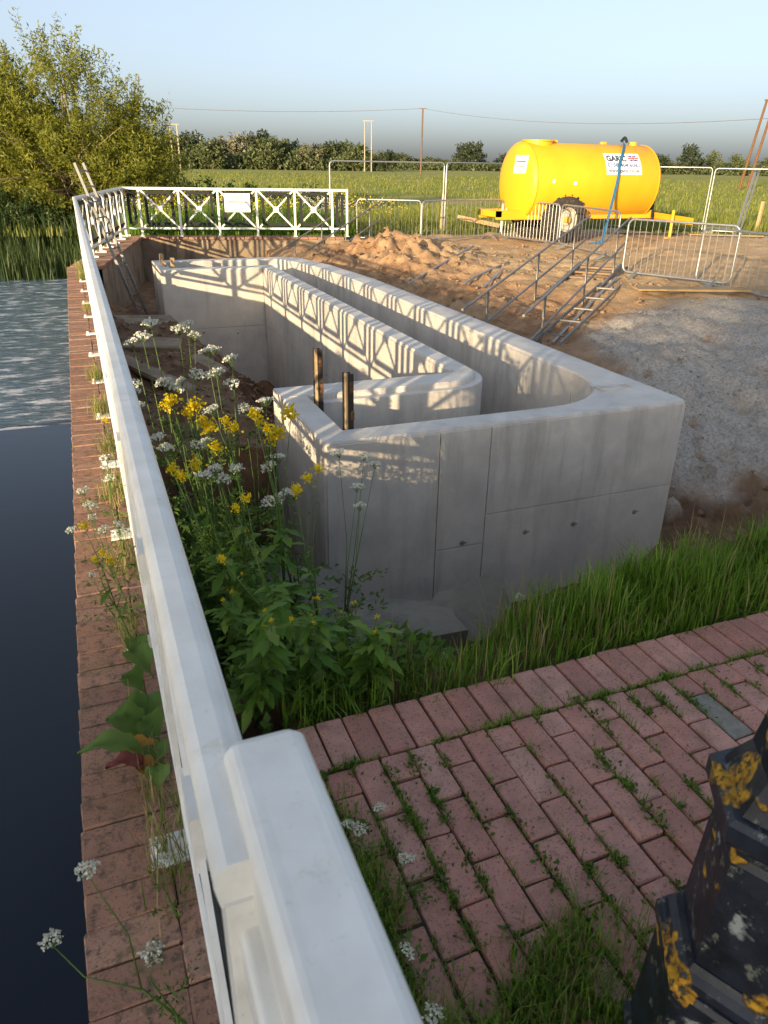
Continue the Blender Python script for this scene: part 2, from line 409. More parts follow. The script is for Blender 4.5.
# ------------------------------------------------------------------ ground
ZT = -0.03                               # top of the new concrete
def zfield(x, y): return -0.30 + .05 * fbm(x, y, .05, 2)
def ground(x, y):
    """height and masks (grass, gravel, pale, damp)"""
    n1 = fbm(x, y, .7); n2 = fbm(x, y, 2.6, 4, 5.0); n3 = fbm(x, y, 8, 3, 9.0)
    gr = gv = pa = da = 0.0
    if x < -0.1 and y < 21.0 + n1:          # river bed, far left bank
        e = sstep(-13.0, -15.0, x + n1)
        z = -2.6 * (1 - e) + e * (.2 + .3 * n1); return z, e, 0, 0, 0
    if y < 2.0:
        if x < .36: return -1.2, 0, 0, 0, 0
        return (-.075, 0, 0, 0, .6) if x < 3.55 else (-.05 + .02 * n2, 1, 0, 0, 0)
    # concrete footprint stays hollow
    inch = (1.45 < x < 4.4 and 4.6 < y < 5.85) or (3.1 < x < 4.4 and 4.6 < y < 15.1) or (1.35 < x < 4.3 and 13.8 < y < 15.1)
    # outside the railings towards the meadow
    fl = 20.1 - .235 * (x - 1.15)            # line of the far railing
    leg = .065 + (y - 14.75) * .2            # line of the angled railing
    out = (y > fl and x < 6.6) or (y > 14.75 and x < leg - .1)
    if out:
        z = zfield(x, y) + .1 * n1; e = sstep(19.5, 22.8, y + n1 * .8 + (x > 1.0) * 8)
        if x < 1.2 and y < 27: z = -1.9 + e * 1.3 * sstep(21.0, 25.5, y + n1) + (1.6 if x > leg - .5 and y < 21 else 0) * 0
        return z, 1, 0, 0, 0
    bank = -.045 + .03 * n2
    a = sstep(2.26 + .1 * n2 - .25 * sstep(2.2, 1.0, x), 2.9, y)
    if x < 4.3:                               # trench and the hole inside the bend
        if y < 5.9: low = -1.62 + .12 * n2
        elif y < 13.7: low = -2.15 + .05 * n2
        else: low = -1.15 + .1 * n2
        tip = 1.25 + .22 * n1 + .05 * n2
        if y < 5.9:
            z = low + (1 - sstep(.55, 1.25, x)) * 1.05 * (1 - .25 * sstep(3, 4, y))
        else:
            f = min(1, max(0, (x - tip) / 1.5)); z = -.55 - .10 * n1 + .07 * n2 + .05 * n3 + f * (low + .55)
            z += -.45 * sstep(11.6, 13.4, y) * sstep(.2, .7, x) * (1 - f)
        z = bank * (1 - a) + z * a
        if inch: z = min(z, -2.0)
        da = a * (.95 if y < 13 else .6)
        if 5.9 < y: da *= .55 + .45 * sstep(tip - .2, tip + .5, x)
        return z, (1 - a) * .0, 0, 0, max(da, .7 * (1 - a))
    up = y + .16 * (x - 4.5) + .35 * n1
    b = sstep(4.0, 8.0, up)
    flat = sstep(6.2, 9.5, x + .35 * (y - 9)) * sstep(6, 10, y)
    work = -.45 + .22 * flat + .10 * n1 * (1 - flat * .6) + .06 * n2 + .05 * n3 * (1 - flat * .8)
    heap = .38 * math.exp(-((x - 6.8) ** 2) / 2.2) * math.exp(-((y - 16.3) ** 2) / 3.5) + .16 * math.exp(-((x - 5.5) ** 2) / .9) * math.exp(-((y - 12.5) ** 2) / 9)
    work -= .42 * math.exp(-max(0, x - 4.5) / .7) * sstep(16, 13, y)
    work += heap * (1 + .6 * n2 + .3 * n3)
    z = (-1.4 + .12 * n2 + .1 * n3) * (1 - b) + work * b
    z = bank * (1 - a) + z * a
    # gravel-like spill of old concrete down the slope
    cx = 7.0; d1 = (x - 4.75 - .42 * (y - 4.4)) ; g = sstep(-.25, .15, d1 + .25 * n2) * sstep(9.6, 8.6, y - .12 * (x - 7) + .5 * n2) * sstep(4.8, 5.15, y + .45 * n2 - .1 * (x - 5)) * sstep(10.6, 9.6, x + .3 * n1)
    gv = g * a * sstep(-.85, -.70, n2 + .5 * n3)
    z += gv * (.06 + .018 * n3 + .03 * n2)
    # green field behind the temporary fence
    fe = 20.6 + .17 * (x - 7) + .25 * n2
    if x > 17.5: fe = min(fe, 20.9 - .28 * (x - 17.5) * 2.2)
    gr = sstep(fe - .15, fe + .25, y)
    zf = zfield(x, y); z = z * (1 - gr) + zf * gr
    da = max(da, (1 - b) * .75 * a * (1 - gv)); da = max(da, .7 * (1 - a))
    pa = sstep(7.6, 9.6, x + .25 * (y - 9)) * (1 - gr) * sstep(5, 9, y) * (1 - .6 * sstep(14, 18, y) * sstep(10, 8, x))
    return z, gr, gv, pa, da
def axis(parts):
    out = []
    for a, b, st in parts: out += list(np.arange(a, b, st))
    return out
def geo(a, b, n): return list(a + (b - a) * (np.geomspace(1, 400, n) - 1) / 399)
xs = [-x for x in geo(17, 1200, 16)[::-1]] + axis([(-16, -1, 1.0), (-1, 9, .085), (9, 14, .17), (14, 26, .5)]) + geo(26, 1500, 26)
ys = [-y for y in geo(4, 500, 12)[::-1]] + axis([(-3, 1.8, .4), (1.8, 17, .085), (17, 24, .17), (24, 40, .8)]) + geo(40, 1500, 26)
nx, ny = len(xs), len(ys)
GV = np.zeros((ny * nx, 3)); GA = np.zeros((ny * nx, 4)); q = 0
for y in ys:
    for x in xs:
        z, a, b, c, d = ground(float(x), float(y)); GV[q] = (x, y, z); GA[q] = (a, b, c, d); q += 1
ii = (np.arange(ny - 1)[:, None] * nx + np.arange(nx - 1)[None]).ravel()
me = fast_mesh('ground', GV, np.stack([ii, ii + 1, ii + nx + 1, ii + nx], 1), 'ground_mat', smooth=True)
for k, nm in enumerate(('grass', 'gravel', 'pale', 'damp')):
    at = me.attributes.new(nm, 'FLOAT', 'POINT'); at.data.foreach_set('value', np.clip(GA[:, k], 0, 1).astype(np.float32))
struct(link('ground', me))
def gz(x, y): return ground(x, y)[0]

# stones and clods on the ground (uncountable)
def stone_mesh(P, S):
    base = np.array([(1, 0, 0), (-1, 0, 0), (0, 1, 0), (0, -1, 0), (0, 0, 1), (0, 0, -1)], float)
    fc = np.array([(0, 2, 4), (2, 1, 4), (1, 3, 4), (3, 0, 4), (2, 0, 5), (1, 2, 5), (3, 1, 5), (0, 3, 5)])
    n = len(P); V = base[None] * rng.uniform(.55, 1.1, (n, 6, 1)) * S[:, None, None] + rng.normal(size=(n, 6, 3)) * S[:, None, None] * .22
    V[:, :, 2] *= .7; V += P[:, None]
    return V.reshape(-1, 3), (np.arange(n)[:, None, None] * 6 + fc[None]).reshape(-1, 3)
def scatter(n, x0, x1, y0, y1, cond=None):
    out = []
    for _ in range(n):
        x, y = random.uniform(x0, x1), random.uniform(y0, y1)
        g = ground(x, y)
        if cond is None or cond(x, y, g): out.append((x, y, g[0]))
    return np.array(out)
P = scatter(7000, 4.5, 11, 2.9, 18, lambda x, y, g: g[2] < .2 and g[1] < .1 and fbm(x, y, 1.1) > -.12)
V, F = stone_mesh(P, .010 + .07 * rng.random(len(P)) ** 5)
struct(link('soil_clods', fast_mesh('soil_clods', V, F, 'muddy')), 'stuff')
P = scatter(9000, 4.6, 11, 4.2, 10, lambda x, y, g: g[2] > .5)
V, F = stone_mesh(P, .006 + .022 * rng.random(len(P)) ** 3)
struct(link('rubble_stones', fast_mesh('rubble_stones', V, F, 'stone')), 'stuff')
P = scatter(9000, .3, 3.0, 4.6, 14.5)
V, F = stone_mesh(P, .008 + .05 * rng.random(len(P)) ** 5)
struct(link('trench_clods', fast_mesh('trench_clods', V, F, 'muddy')), 'stuff')

# ------------------------------------------------------------------ river
def water_sheet(name, x0, x1, y0, y1, z, mat):
    return struct(link(name, fast_mesh(name, np.array([(x0, y0, z), (x1, y0, z), (x1, y1, z), (x0, y1, z)]), np.array([[0, 1, 2, 3]]), mat)))
water_sheet('river_water', -16, -.1, -60, 8.62, -1.0, 'water')
water_sheet('river_water_below_weir', -40, 1.5, 8.75, 30, -1.16, 'water_rough')
t_ = thing('weir', 'low stone weir sill where the smooth river water drops', 'weir', (-6, 8.68, -2))
mb = MB().add([(x, y, z) for x in (-16, -.2) for y, z in ((8.45, -1.05), (8.6, -1.012), (8.72, -1.03), (8.85, -1.3), (8.45, -1.9))],
              [(0, 1, 6, 5), (1, 2, 7, 6), (2, 3, 8, 7), (3, 4, 9, 8), (4, 0, 5, 9)])
mb.build('sill', 'water_rough', t_)
simple('foam', (.70, .72, .72), .7, 0, .5, 25)
MB().add([(x, y, z) for x in np.linspace(-16, -.2, 60) for y, z in ((8.60 + .02 * math.sin(x * 9), -1.008), (8.70 + .05 * math.sin(x * 5.3) + .03 * math.sin(x * 17), -1.018))], [(2 * i, 2 * i + 1, 2 * i + 3, 2 * i + 2) for i in range(59)]).build('foam_lip', 'foam', t_)

# ------------------------------------------------------------------ river wall with brick coping
t_ = thing('river_wall', 'long brick wall with red brick coping between the river and the railing', 'wall', (.06, 7, -2.5))
MB().box(-.215, .27, -3, 14.45, -2.6, -.07).build('wall_body', 'river_brick', t_)
bm_var = [MB().cbox(-.108, .108, -.0525, .0525, -.085, 0, .004, .003).mesh('coping_brick', 'coping_red') for _ in range(5)]
for row, x in enumerate((-.118, .102)):
    y = -1.2; i = 0
    while y < 14.4:
        o = link('coping_brick', random.choice(bm_var), t_, loc=(x - .06 + random.uniform(-.003, .003), y - 7, 2.5 + random.uniform(-.004, .002)))
        o.rotation_euler = (random.uniform(-.01, .01), random.uniform(-.015, .015), random.uniform(-.012, .012)); y += .1085; i += 1
MB().box(-.2, .2, -1.25, 14.42, -.068, -.008).build('mortar_bed', 'joint_soil', t_)

# old masonry under the angled and the far railing
def strip_wall(name, label, p0, p1, th, z0, z1, coping=True):
    p0, p1 = Vector((*p0, 0)), Vector((*p1, 0)); d = (p1 - p0).normalized(); nrm = Vector((-d.y, d.x, 0)); c = (p0 + p1) / 2
    t_ = thing(name, label, 'wall', (c.x, c.y, z0))
    nseg = 24; vs = []; L = (p1 - p0).length
    mb = MB()
    for i in range(nseg + 1):
        p = p0 + d * L * i / nseg
        for (s, z) in ((1, z0), (1, z1 - .07), (-1, z1 - .07), (-1, (z0 + z1) / 2), (-1, z0)):
            j = .03 * noise.noise(Vector((p.x * 3, p.y * 3, z * 3))) if s < 0 else 0
            vs.append(p + nrm * (s * th / 2 + j) + Vector((0, 0, z)))
    fs = [(i * 5 + k, i * 5 + k + 1, i * 5 + k + 6, i * 5 + k + 5) for i in range(nseg) for k in range(4)]
    mb.add(vs, fs).build('masonry', 'old_wall', t_)
    a = math.atan2(d.y, d.x); n = int(L / .225); me = MB().cbox(-.107, .107, -th / 2 - .03, th / 2 + .03, -.07, 0, .008, .005).mesh('coping_brick', 'coping_red')
    for i in range(n):
        p = p0 + d * (.11 + i * .225); o = link('coping_brick', me, t_, loc=p - Vector(t_.location) + Vector((0, 0, z1 + random.uniform(-.006, .004)))); o.rotation_euler = (0, 0, a)
strip_wall('old_wall', 'weathered masonry wall under the angled railing beside the ladder', (.09, 14.47), (1.25, 20.1), .5, -2.6, 0)
strip_wall('old_wall', 'weathered masonry wall with brick coping under the far crossed railing', (1.3, 20.12), (6.45, 18.9), .5, -1.6, 0)

# ------------------------------------------------------------------ railings
def railing(label, p0, p1, bays, near=False, group='white crossed railings', ztop=1.10, first=True):
    """bays: list of (length, crossed)"""
    p0, p1 = Vector((*p0, 0)), Vector((*p1, 0)); d = (p1 - p0).normalized(); L = (p1 - p0).length; nr = Vector((-d.y, d.x, 0))
    t_ = thing('railing', label, 'railing', p0, 0, group)
    def P(s, z, n=0): return p0 + d * s + nr * n + Vector((0, 0, z))
    prof = [(-.031, -.06), (-.036, -.03), (-.034, -.018), (-.027, -.008), (-.017, -.002), (-.008, 0), (.020, 0), (.030, -.005), (.036, -.016), (.036, -.03), (.031, -.06)]
    def rail(zt, k, name):
        mb = MB(); n = len(prof); vs = [P(s, zt + z * k, x * k) for s in (-.02, L + .02) for x, z in prof]
        mb.add(vs, [(i, (i + 1) % n, n + (i + 1) % n, n + i) for i in range(n)] + [tuple(range(n))[::-1], tuple(range(n, 2 * n))]); mb.build(name, 'white_paint', t_)
    rail(ztop, .92, 'top_rail'); rail(.20, .72, 'bottom_rail')
    s = 0
    for i in range(len(bays) + 1):
        if first or i: 
            MB().bar(P(s, .02), P(s, ztop - .05), .05, .05, nr).build('post', 'white_paint', t_)
            mb = MB().bar(P(s, .004, -.10), P(s, .004, .12), .10, .012); mb.bar(P(s, .01, -.10), P(s, .03, .02), .03, .03)
            pl = mb.build('base_plate', 'white_paint', t_)
            for n in (-.08, .1): MB().tube([P(s, .008, n), P(s, .03, n)], .011, 6).build('bolt', 'white_paint', pl, off=t_['_o'])
        if i == len(bays): break
        bl, cr = bays[i]; a, b = s + .05, s + bl - .05; z0, z1 = .215, ztop - .075
        ins = .105 if cr else .07
        mb = MB()
        f0, f1 = z0 + .06, z1 - .045
        for (u0, w0, u1, w1) in ((a + ins, f0, a + ins, f1), (b - ins, f0, b - ins, f1), (a + ins + .025, f0, b - ins - .025, f0), (a + ins + .025, f1, b - ins - .025, f1)):
            mb.bar(P(u0, w0, .0), P(u1, w1, .0), .07, .03, nr)
        mb.build('infill_frame', 'black_frame', t_)
        mb = MB(); u = a + ins + .05
        while u < b - ins - .03: mb.bar(P(u, z0), P(u, z1), .003, .003, nr); u += .05
        w_ = z0 + .05
        while w_ < z1: mb.bar(P(a + ins, w_), P(b - ins, w_), .003, .003, nr); w_ += .05
        mb.build('wire_mesh', 'mesh_wire', t_)
        if cr:
            a2, b2, c2 = a - .02, b + .02, (z0 + z1) / 2
            MB().bar(P(a2, z0 - .03, .018), P(b2, z1 + .03, .018), .038, .012, nr).build('cross_bar', 'white_paint', t_)
            MB().bar(P(a2, z1 + .03, -.018), P(b2, z0 - .03, -.018), .038, .012, nr).build('cross_bar', 'white_paint', t_)
            m_ = (a + b) / 2
            MB().bar(P(m_ - .065, c2), P(m_ + .065, c2), .06, .13, (0, 0, 1)).build('boss', 'white_paint', t_)
        s += bl
    return t_
railing('long white railing along the brick coping beside the river', (.065, .52), (.065, 14.72), [(1.0, 1)] * 14 + [(.2, 0)], first=True)
railing('short angled white railing at the far left corner with a ladder against it', (.065, 14.78), (1.15, 20.1), [(.9, 1)] * 6, first=False)
railing('far white railing of crossed panels in front of the meadow', (1.17, 20.1), (6.42, 18.87), [(.37, 0)] + [(.93, 1)] * 5 + [(.37, 0)])
# nearer parapet, its square tube beside the camera
t_ = thing('parapet_rail', 'thick white steel parapet rail nearest the camera', 'railing', (.11, -.3, 0))
def rrect(x0, x1, z0, z1, r, n=4):
    o = []
    for cx, cz, a0 in ((x1 - r, z1 - r, 0), (x0 + r, z1 - r, 90), (x0 + r, z0 + r, 180), (x1 - r, z0 + r, 270)):
        for k in range(n + 1): a = R_(a0 + 90 * k / n); o.append((cx + r * math.cos(a), cz + r * math.sin(a)))
    return o
def extr_y(pr, y0, y1, name, mat, par, inset=0.012):
    cx = sum(p[0] for p in pr) / len(pr); cz = sum(p[1] for p in pr) / len(pr); n = len(pr); mb = MB(); vs = []
    for y, k in ((y0, 1), (y1 - inset, 1), (y1, 1 - inset * 20 * .5)):
        vs += [(cx + (x - cx) * k, y, cz + (z - cz) * k) for x, z in pr]
    mb.add(vs, [(j * n + i, j * n + (i + 1) % n, (j + 1) * n + (i + 1) % n, (j + 1) * n + i) for j in (0, 1) for i in range(n)] + [tuple(range(n)), tuple(range(2 * n, 3 * n))[::-1]])
    return mb.build(name, mat, par, smooth=False)
extr_y(rrect(.068, .16, 1.015, 1.12, .016), -1.6, .645, 'top_rail', 'white_paint', t_)
extr_y(rrect(.05, .085, .93, 1.01, .008), -1.6, .60, 'side_channel', 'white_paint', t_)
extr_y(rrect(.045, .10, .15, .20, .008), -1.6, .50, 'bottom_rail', 'white_paint', t_)
for y in (-.75, .42): MB().box(.075, .135, y - .03, y + .03, .02, 1.02).build('post', 'white_paint', t_)
for a, b in ((.22, .9), (.9, .22)): MB().bar((.09, -.7, a), (.09, .38, b), .04, .012, (1, 0, 0)).build('cross_bar', 'white_paint', t_)
# notice on the far railing
fd = (Vector((6.42, 18.87, 0)) - Vector((1.17, 20.1, 0))).normalized(); fn = Vector((fd.y, -fd.x, 0))
c = Vector((1.17, 20.1, 0)) + fd * (.37 + .93 * 2.5) + fn * .06 + Vector((0, 0, .77))
t_ = thing('notice_board', 'white rectangular notice fixed to the far railing', 'sign', c)
MB().bar(c - fd * .31, c + fd * .31, .02, .42).build('board', 'sign_white', t_)
for k, (z, l, h, mt) in enumerate(((.14, .19, .016, 'ink_grey'), (.10, .15, .016, 'ink_grey'), (.02, .23, .04, 'ink_grey'), (-.06, .21, .016, 'ink_grey'), (-.11, .2, .016, 'ink_grey'), (-.15, .12, .016, 'ink_grey'))):
    MB().bar(c - fd * l + fn * .012 + Vector((0, 0, z)), c + fd * l + fn * .012 + Vector((0, 0, z)), .004, h).build('text_line', mt, t_)

# ------------------------------------------------------------------ concrete channel
cc = thing('concrete_channel', 'new U-shaped concrete water channel with smooth pale walls', 'channel', (2.9, 9.8, -2.2))
def arc(cx, cy, r, a0, a1, n=10): return [(cx + r * math.cos(R_(a0 + (a1 - a0) * i / n)), cy + r * math.sin(R_(a0 + (a1 - a0) * i / n))) for i in range(n + 1)]
def ringwall(name, outer, inner, z0, z1, mat, topmat=None, ch=.015):
    """closed wall of constant point count: outer and inner polylines (same length) -> open strip wall with ends"""
    n = len(outer); vs = []
    for (o, i_) in zip(outer, inner):
        o, i_ = Vector(o), Vector(i_); d = (i_ - o); l = d.length; d = d / l if l else d
        vs += [(*o, z0), (*o, z1 - ch), (*(o + d * ch), z1), (*(i_ - d * ch), z1), (*i_, z1 - ch), (*i_, z0)]
    side = []; top = []
    for k in range(n - 1):
        for j in range(5):
            q = (k * 6 + j, k * 6 + j + 1, (k + 1) * 6 + j + 1, (k + 1) * 6 + j)
            (top if j == 2 else side).append(q)
    side += [tuple(range(6)), tuple((n - 1) * 6 + j for j in range(6))[::-1]]
    o = MB().add(vs, side + top).build(name, mat, cc)
    if topmat:
        o.data.materials.append(M[topmat])
        for p in o.data.polygons[len(side):]: p.material_index = 1
    return o
# outer wall: left end (front) -> front -> right -> back -> left end (back)
XL, XR, YF, YB = 1.36, 4.49, 4.532, 15.2
inn = [(1.58, 5.655), (1.58, 4.76), (3.3, 4.76)] + arc(3.3, 5.58, .82, -90, 0, 9)[1:] + [(4.12, 11.8), (3.98, 13.6), (3.72, 14.65), (3.55, 14.92), (1.47, 14.92), (1.47, 13.98)]
outr = [(1.36, 5.655), (1.36, YF), (3.3, YF)] + [(3.55, YF), (3.8, YF), (4.05, YF), (4.3, YF), (4.46, YF), (XR, YF + .03), (XR, 4.8), (XR, 5.1), (XR, 5.58)] + [(4.49, 11.8), (4.34, 13.7), (4.08, 14.95), (3.8, 15.2), (1.26, 15.2), (1.26, 13.98)]
assert len(inn) == len(outr), (len(inn), len(outr))
ringwall('outer_wall', outr, inn, -2.3, ZT, 'concrete', 'concrete_top')
# inner wall: near leg -> rounded corner -> long leg -> far leg
i_out = [(1.36, 5.66), (2.86, 5.66)] + arc(2.86, 6.08, .42, -90, 0, 8)[1:] + [(3.28, 13.98), (1.26, 13.98)]
i_in = [(1.36, 5.97), (2.86, 5.97)] + [(3.06, 5.97)] * 3 + [(3.06, 5.98), (3.06, 5.99), (3.06, 6.0), (3.06, 6.04), (3.06, 6.08)] + [(3.06, 13.7), (1.26, 13.7)]
ringwall('inner_wall', i_out, i_in, -2.3, ZT + .001, 'concrete', 'concrete_top')
l_out = [(1.585, 5.585), (2.86, 5.585)] + arc(2.86, 6.08, .495, -90, 0, 8)[1:] + [(3.355, 14.055), (1.475, 14.055)]
l_in = [(1.585, 5.67), (2.86, 5.67)] + arc(2.86, 6.08, .41, -90, 0, 8)[1:] + [(3.27, 13.97), (1.475, 13.97)]
ringwall('ledge', l_out, l_in, -2.3, ZT - .045, 'concrete', 'concrete_top', .008)
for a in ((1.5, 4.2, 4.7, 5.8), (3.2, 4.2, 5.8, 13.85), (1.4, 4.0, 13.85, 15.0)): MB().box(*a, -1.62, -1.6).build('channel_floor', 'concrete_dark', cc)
# cast panels, joints left as real gaps
def panel_y(x0, x1, z0, z1, y, th=.014): MB().cbox(x0 + .004, x1 - .004, y - th, y + .01, z0 + .004, z1 - .004, .002).build('concrete_panel', 'concrete', cc)
def panel_x(y0, y1, z0, z1, x, th=.014): MB().cbox(x - th, x + .01, y0 + .004, y1 - .004, z0 + .004, z1 - .004, .002).build('concrete_panel', 'concrete', cc)
for a in ((1.375, 2.24, -2.2, ZT - .02), (2.24, 2.66, -1.02, ZT - .02), (2.24, 2.66, -2.2, -1.02), (2.66, 4.47, -.77, ZT - .02), (2.66, 4.47, -2.2, -.77)): panel_y(*a, YF)
for x0, x1 in ((1.27, 3.045),):
    panel_y(x0, x1, -1.05, ZT - .02, 13.7); panel_y(x0, x1, -2.25, -1.05, 13.7)
for i, y in enumerate((6.0, 8.1, 10.5, 12.9, 13.684)):
    if i: panel_x(py, y, -1.05, ZT - .02, 3.06); panel_x(py, y, -2.25, -1.05, 3.06)
    py = y
py = 5.6
for y in (7.2, 9.6, 11.8): panel_x(py, y, -.95, ZT - .02, 4.12); panel_x(py, y, -1.59, -.95, 4.12); py = y
for u, v in ((525, 532), (573, 524), (634, 512), (462, 543)):
    p = aty(u, v, YF - .014)
    h = MB().lathe_y([(0, .022), (-.004, .022)], 10, (p.x, p.y, p.z)).build('tie_hole', 'concrete_dark', cc)
    MB().tube([p, p + Vector((.028, -.02, .012))], .006, 6).build('tie_rod', 'galv', h, off=cc['_o'])
# rough box-out in the near right corner
MB().cbox(3.98, 4.3, 4.98, 5.12, ZT - .01, ZT + .012, .008, .01).build('corner_patch', 'concrete', cc)
# guide posts
def guide(label, x, y, ztop):
    t_ = thing('guide_post', label, 'post', (x, y, -1.6), 0, 'stop-log guide posts at the channel mouth')
    MB().box(x - .028, x - .013, y - .045, y - .012, -1.6, ztop).build('timber_facing', 'timber', t_)
    mb = MB().box(x - .012, x + .02, y - .03, y + .03, -1.6, ztop - .02); mb.box(x - .026, x - .0125, y - .0115, y + .042, -1.6, ztop - .008)
    mb.box(x - .012, x + .03, y - .045, y - .03, -1.6, ztop - .005); mb.box(x - .012, x + .03, y + .03, y + .042, -1.6, ztop - .012)
    c_ = mb.build('steel_channel', 'timber_dark', t_)
    MB().box(x + .0, x + .025, y - .05, y - .0445, ztop - .14, ztop - .06).build('rust_patch', 'rust', t_)
    MB().box(x + .005, x + .033, y - .051, y - .0445, ZT + .06, ZT + .13).build('rust_patch', 'rust', t_)
guide('rusty guide post standing nearer the front concrete wall', 1.635, 4.82, .37)
guide('rusty guide post standing farther back at the inner concrete wall', 1.635, 5.56, .38)
t_ = thing('timber_block', 'small pair of timber boards on the far left end of the concrete channel', 'timber', (1.45, 14.5, ZT))
for x, y in ((1.40, 14.75), (1.52, 14.12)): MB().cbox(x - .03, x + .04, y - .05, y + .05, ZT - .2, ZT + .16, .006).build('board', 'timber', t_)
MB().cbox(1.39, 1.42, 14.17, 14.7, ZT + .003, ZT + .07, .005).build('rail_board', 'timber', t_)

# broken slabs in the trench
def slab(label, x, y, z, sx, sy, th, rz, tx, ty):
    mb = MB(); n = 11; poly = []
    for i in range(n):
        a = 2 * math.pi * i / n; r = 1 / max(abs(math.cos(a)), abs(math.sin(a))); poly.append((math.cos(a) * r * sx / 2 * (q0 := random.uniform(.66, 1.05)), math.sin(a) * r * sy / 2 * q0))
    mb.prism(poly, -th, 0); o = mb.build('concrete_slab', 'slab_dark'); o.location = (x, y, z); o.rotation_euler = (tx, ty, rz)
    tag(o, label, 'slab', 'broken slabs under the front wall')
slab('broken concrete slab lying left of the front wall foot, deepest in the weeds', .95, 3.3, -.42, .55, .75, .1, .2, .1, .15)
slab('broken concrete slab in front of the wall, middle one in the trench', 1.2, 2.75, -.30, .62, .5, .09, -.15, -.10, .05)
slab('broken concrete slab tilted beside the grass, right one in the trench', 1.58, 2.72, -.32, .46, .42, .09, .35, .12, -.2)
slab('small flat slab half buried between the broken slabs', .98, 2.55, -.22, .38, .3, .08, .6, .1, .1)
# boards and chunks on the dirt beside the railing
for lab, x, y, sx, sy, rz, tx in (('broken timber board half buried in the dirt under the white flower heads', .62, 8.6, .25, 1.5, .5, .1), ('grey lump of broken masonry on the dirt slope', 1.25, 9.3, .45, .5, .7, .3), ('reddish lump of masonry at the foot of the angled wall', .7, 13.3, .5, .4, .2, .2), ('flat broken paving slab lying on the dirt near the angled wall', .85, 12.2, .9, .7, .2, .06), ('weathered flat slab lying on the dirt ahead of the paving slab', .75, 10.4, .75, .8, -.2, -.05)):
    o = MB().cbox(-sx / 2, sx / 2, -sy / 2, sy / 2, -.08, 0, .015, .02).build('paving_slab', 'old_wall'); o.location = (x, y, gz(x, y) + .07); o.rotation_euler = (tx, .06, rz); tag(o, lab, 'slab')

# ------------------------------------------------------------------ paving
pv = struct(thing('paving', 'x', 'x', (1.5, .8, -.07))); del pv['label'], pv['category']
MB().box(.27, 3.62, -2.5, 1.872, -.07, -.018).build('joint_bed', 'joint_soil', pv)
def bset(w_, l, n): return [MB().cbox(-w_ / 2, w_ / 2, -l / 2, l / 2, -.05, 0, .005, .002).mesh('brick', 'paver_red') for _ in range(n)]
full, half = bset(.088, .215, 6), bset(.088, .103, 3)
def put(x, y, meshes):
    dist = math.hypot(x - .45, y - .9); sink = -.012 * max(0, 1 - dist / .9) * random.random() * 2
    o = link('brick', random.choice(meshes), pv, loc=(x - 1.5, y - .8, .07 + random.uniform(-.003, .003) + sink)); o.rotation_euler = (random.uniform(-.012, .012), random.uniform(-.02, .02), random.uniform(-.012, .012)); return o
x = .46
while x < 3.6: put(x, 1.757, full); x += .094
x = .42; c_ = 0
while x < 3.6:
    y = 1.64
    if c_ % 2: put(x, y - .052, half); y -= .1115
    while y > (.25 if x < 2.6 else .75):
        if True:
            o = put(x, y - .106, full)
            if abs(x - 1.83) < .05 and abs(y - 1.53) < .12: o.data = o.data.copy(); o.data.materials[0] = M['paver_grey']; o['label'] = 'grey replacement paver'
        y -= .2225
    x += .094; c_ += 1

# ------------------------------------------------------------------ cast iron post
LX, LY = .955, .55
t_ = thing('lamp_post', 'black cast iron hexagonal lamp post base crusted with orange lichen', 'lamp post', (LX, LY, 0))
def hexa(r, z):
    r *= .94
    return [(LX + r * math.cos(R_(177 - 60 * k)), LY + r * math.sin(R_(177 - 60 * k)), z) for k in range(6)]
def hexring(prof, name):
    vs = [p for r, z in prof for p in hexa(r, z)]; n = len(prof)
    MB().add(vs, [(i * 6 + k, (i + 1) * 6 + k, (i + 1) * 6 + (k + 1) % 6, i * 6 + (k + 1) % 6) for i in range(n - 1) for k in range(6)] + [tuple(range(6)), tuple((n - 1) * 6 + k for k in range(6))[::-1]]).build(name, 'cast_iron', t_)
hexring([(.205, 0), (.205, .06), (.19, .075), (.178, .33), (.182, .36), (.19, .375), (.19, .40), (.183, .412)], 'plinth')
hexring([(.175, .41), (.172, .428), (.158, .44), (.15, .455)], 'ledge_moulding')
hexring([(.145, .45), (.137, .66), (.132, .70)], 'lower_shaft')
hexring([(.133, .698), (.126, .712), (.126, .728), (.15, .742), (.165, .757), (.165, .79), (.155, .80)], 'collar')
hexring([(.14, .799), (.125, .83), (.105, .86), (.096, .92), (.088, 1.35)], 'upper_shaft')
hexring([(.088, 1.35), (.10, 1.37), (.10, 1.40), (.06, 1.43), (.045, 3.2)], 'column')

# ------------------------------------------------------------------ water bowser
ZW = -.25; WX, WY = 12.55, 19.2
bz = thing('water_bowser', 'large yellow two-wheeled tank trailer parked behind the barriers', 'trailer', (WX, WY, ZW))
TR, TZ, X0, X1 = .98, 1.28, 11.45, 15.5
prof = [(X0 - .16, .25), (X0 - .14, .5), (X0 - .08, .8), (X0 - .02, .95), (X0 + .05, TR), (X1 - .05, TR), (X1 + .02, .95), (X1 + .08, .8), (X1 + .14, .5), (X1 + .16, .25)]
tk = MB().lathe_x(prof, 56, 0, WY, TZ).build('tank', 'tank_yellow', bz, smooth=True)
for x in (X0 + .05, X1 - .05): MB().lathe_x([(x - .012, TR + .002), (x - .012, TR + .010), (x + .012, TR + .010), (x + .012, TR + .002)], 56, 0, WY, TZ).build('weld_seam', 'tank_yellow', tk, off=bz['_o'], smooth=False)
mb = MB(); 
def disc(cx, cy, z0, z1, r, n=24): return [(cx + r * math.cos(2 * math.pi * k / n), cy + r * math.sin(2 * math.pi * k / n)) for k in range(n)]
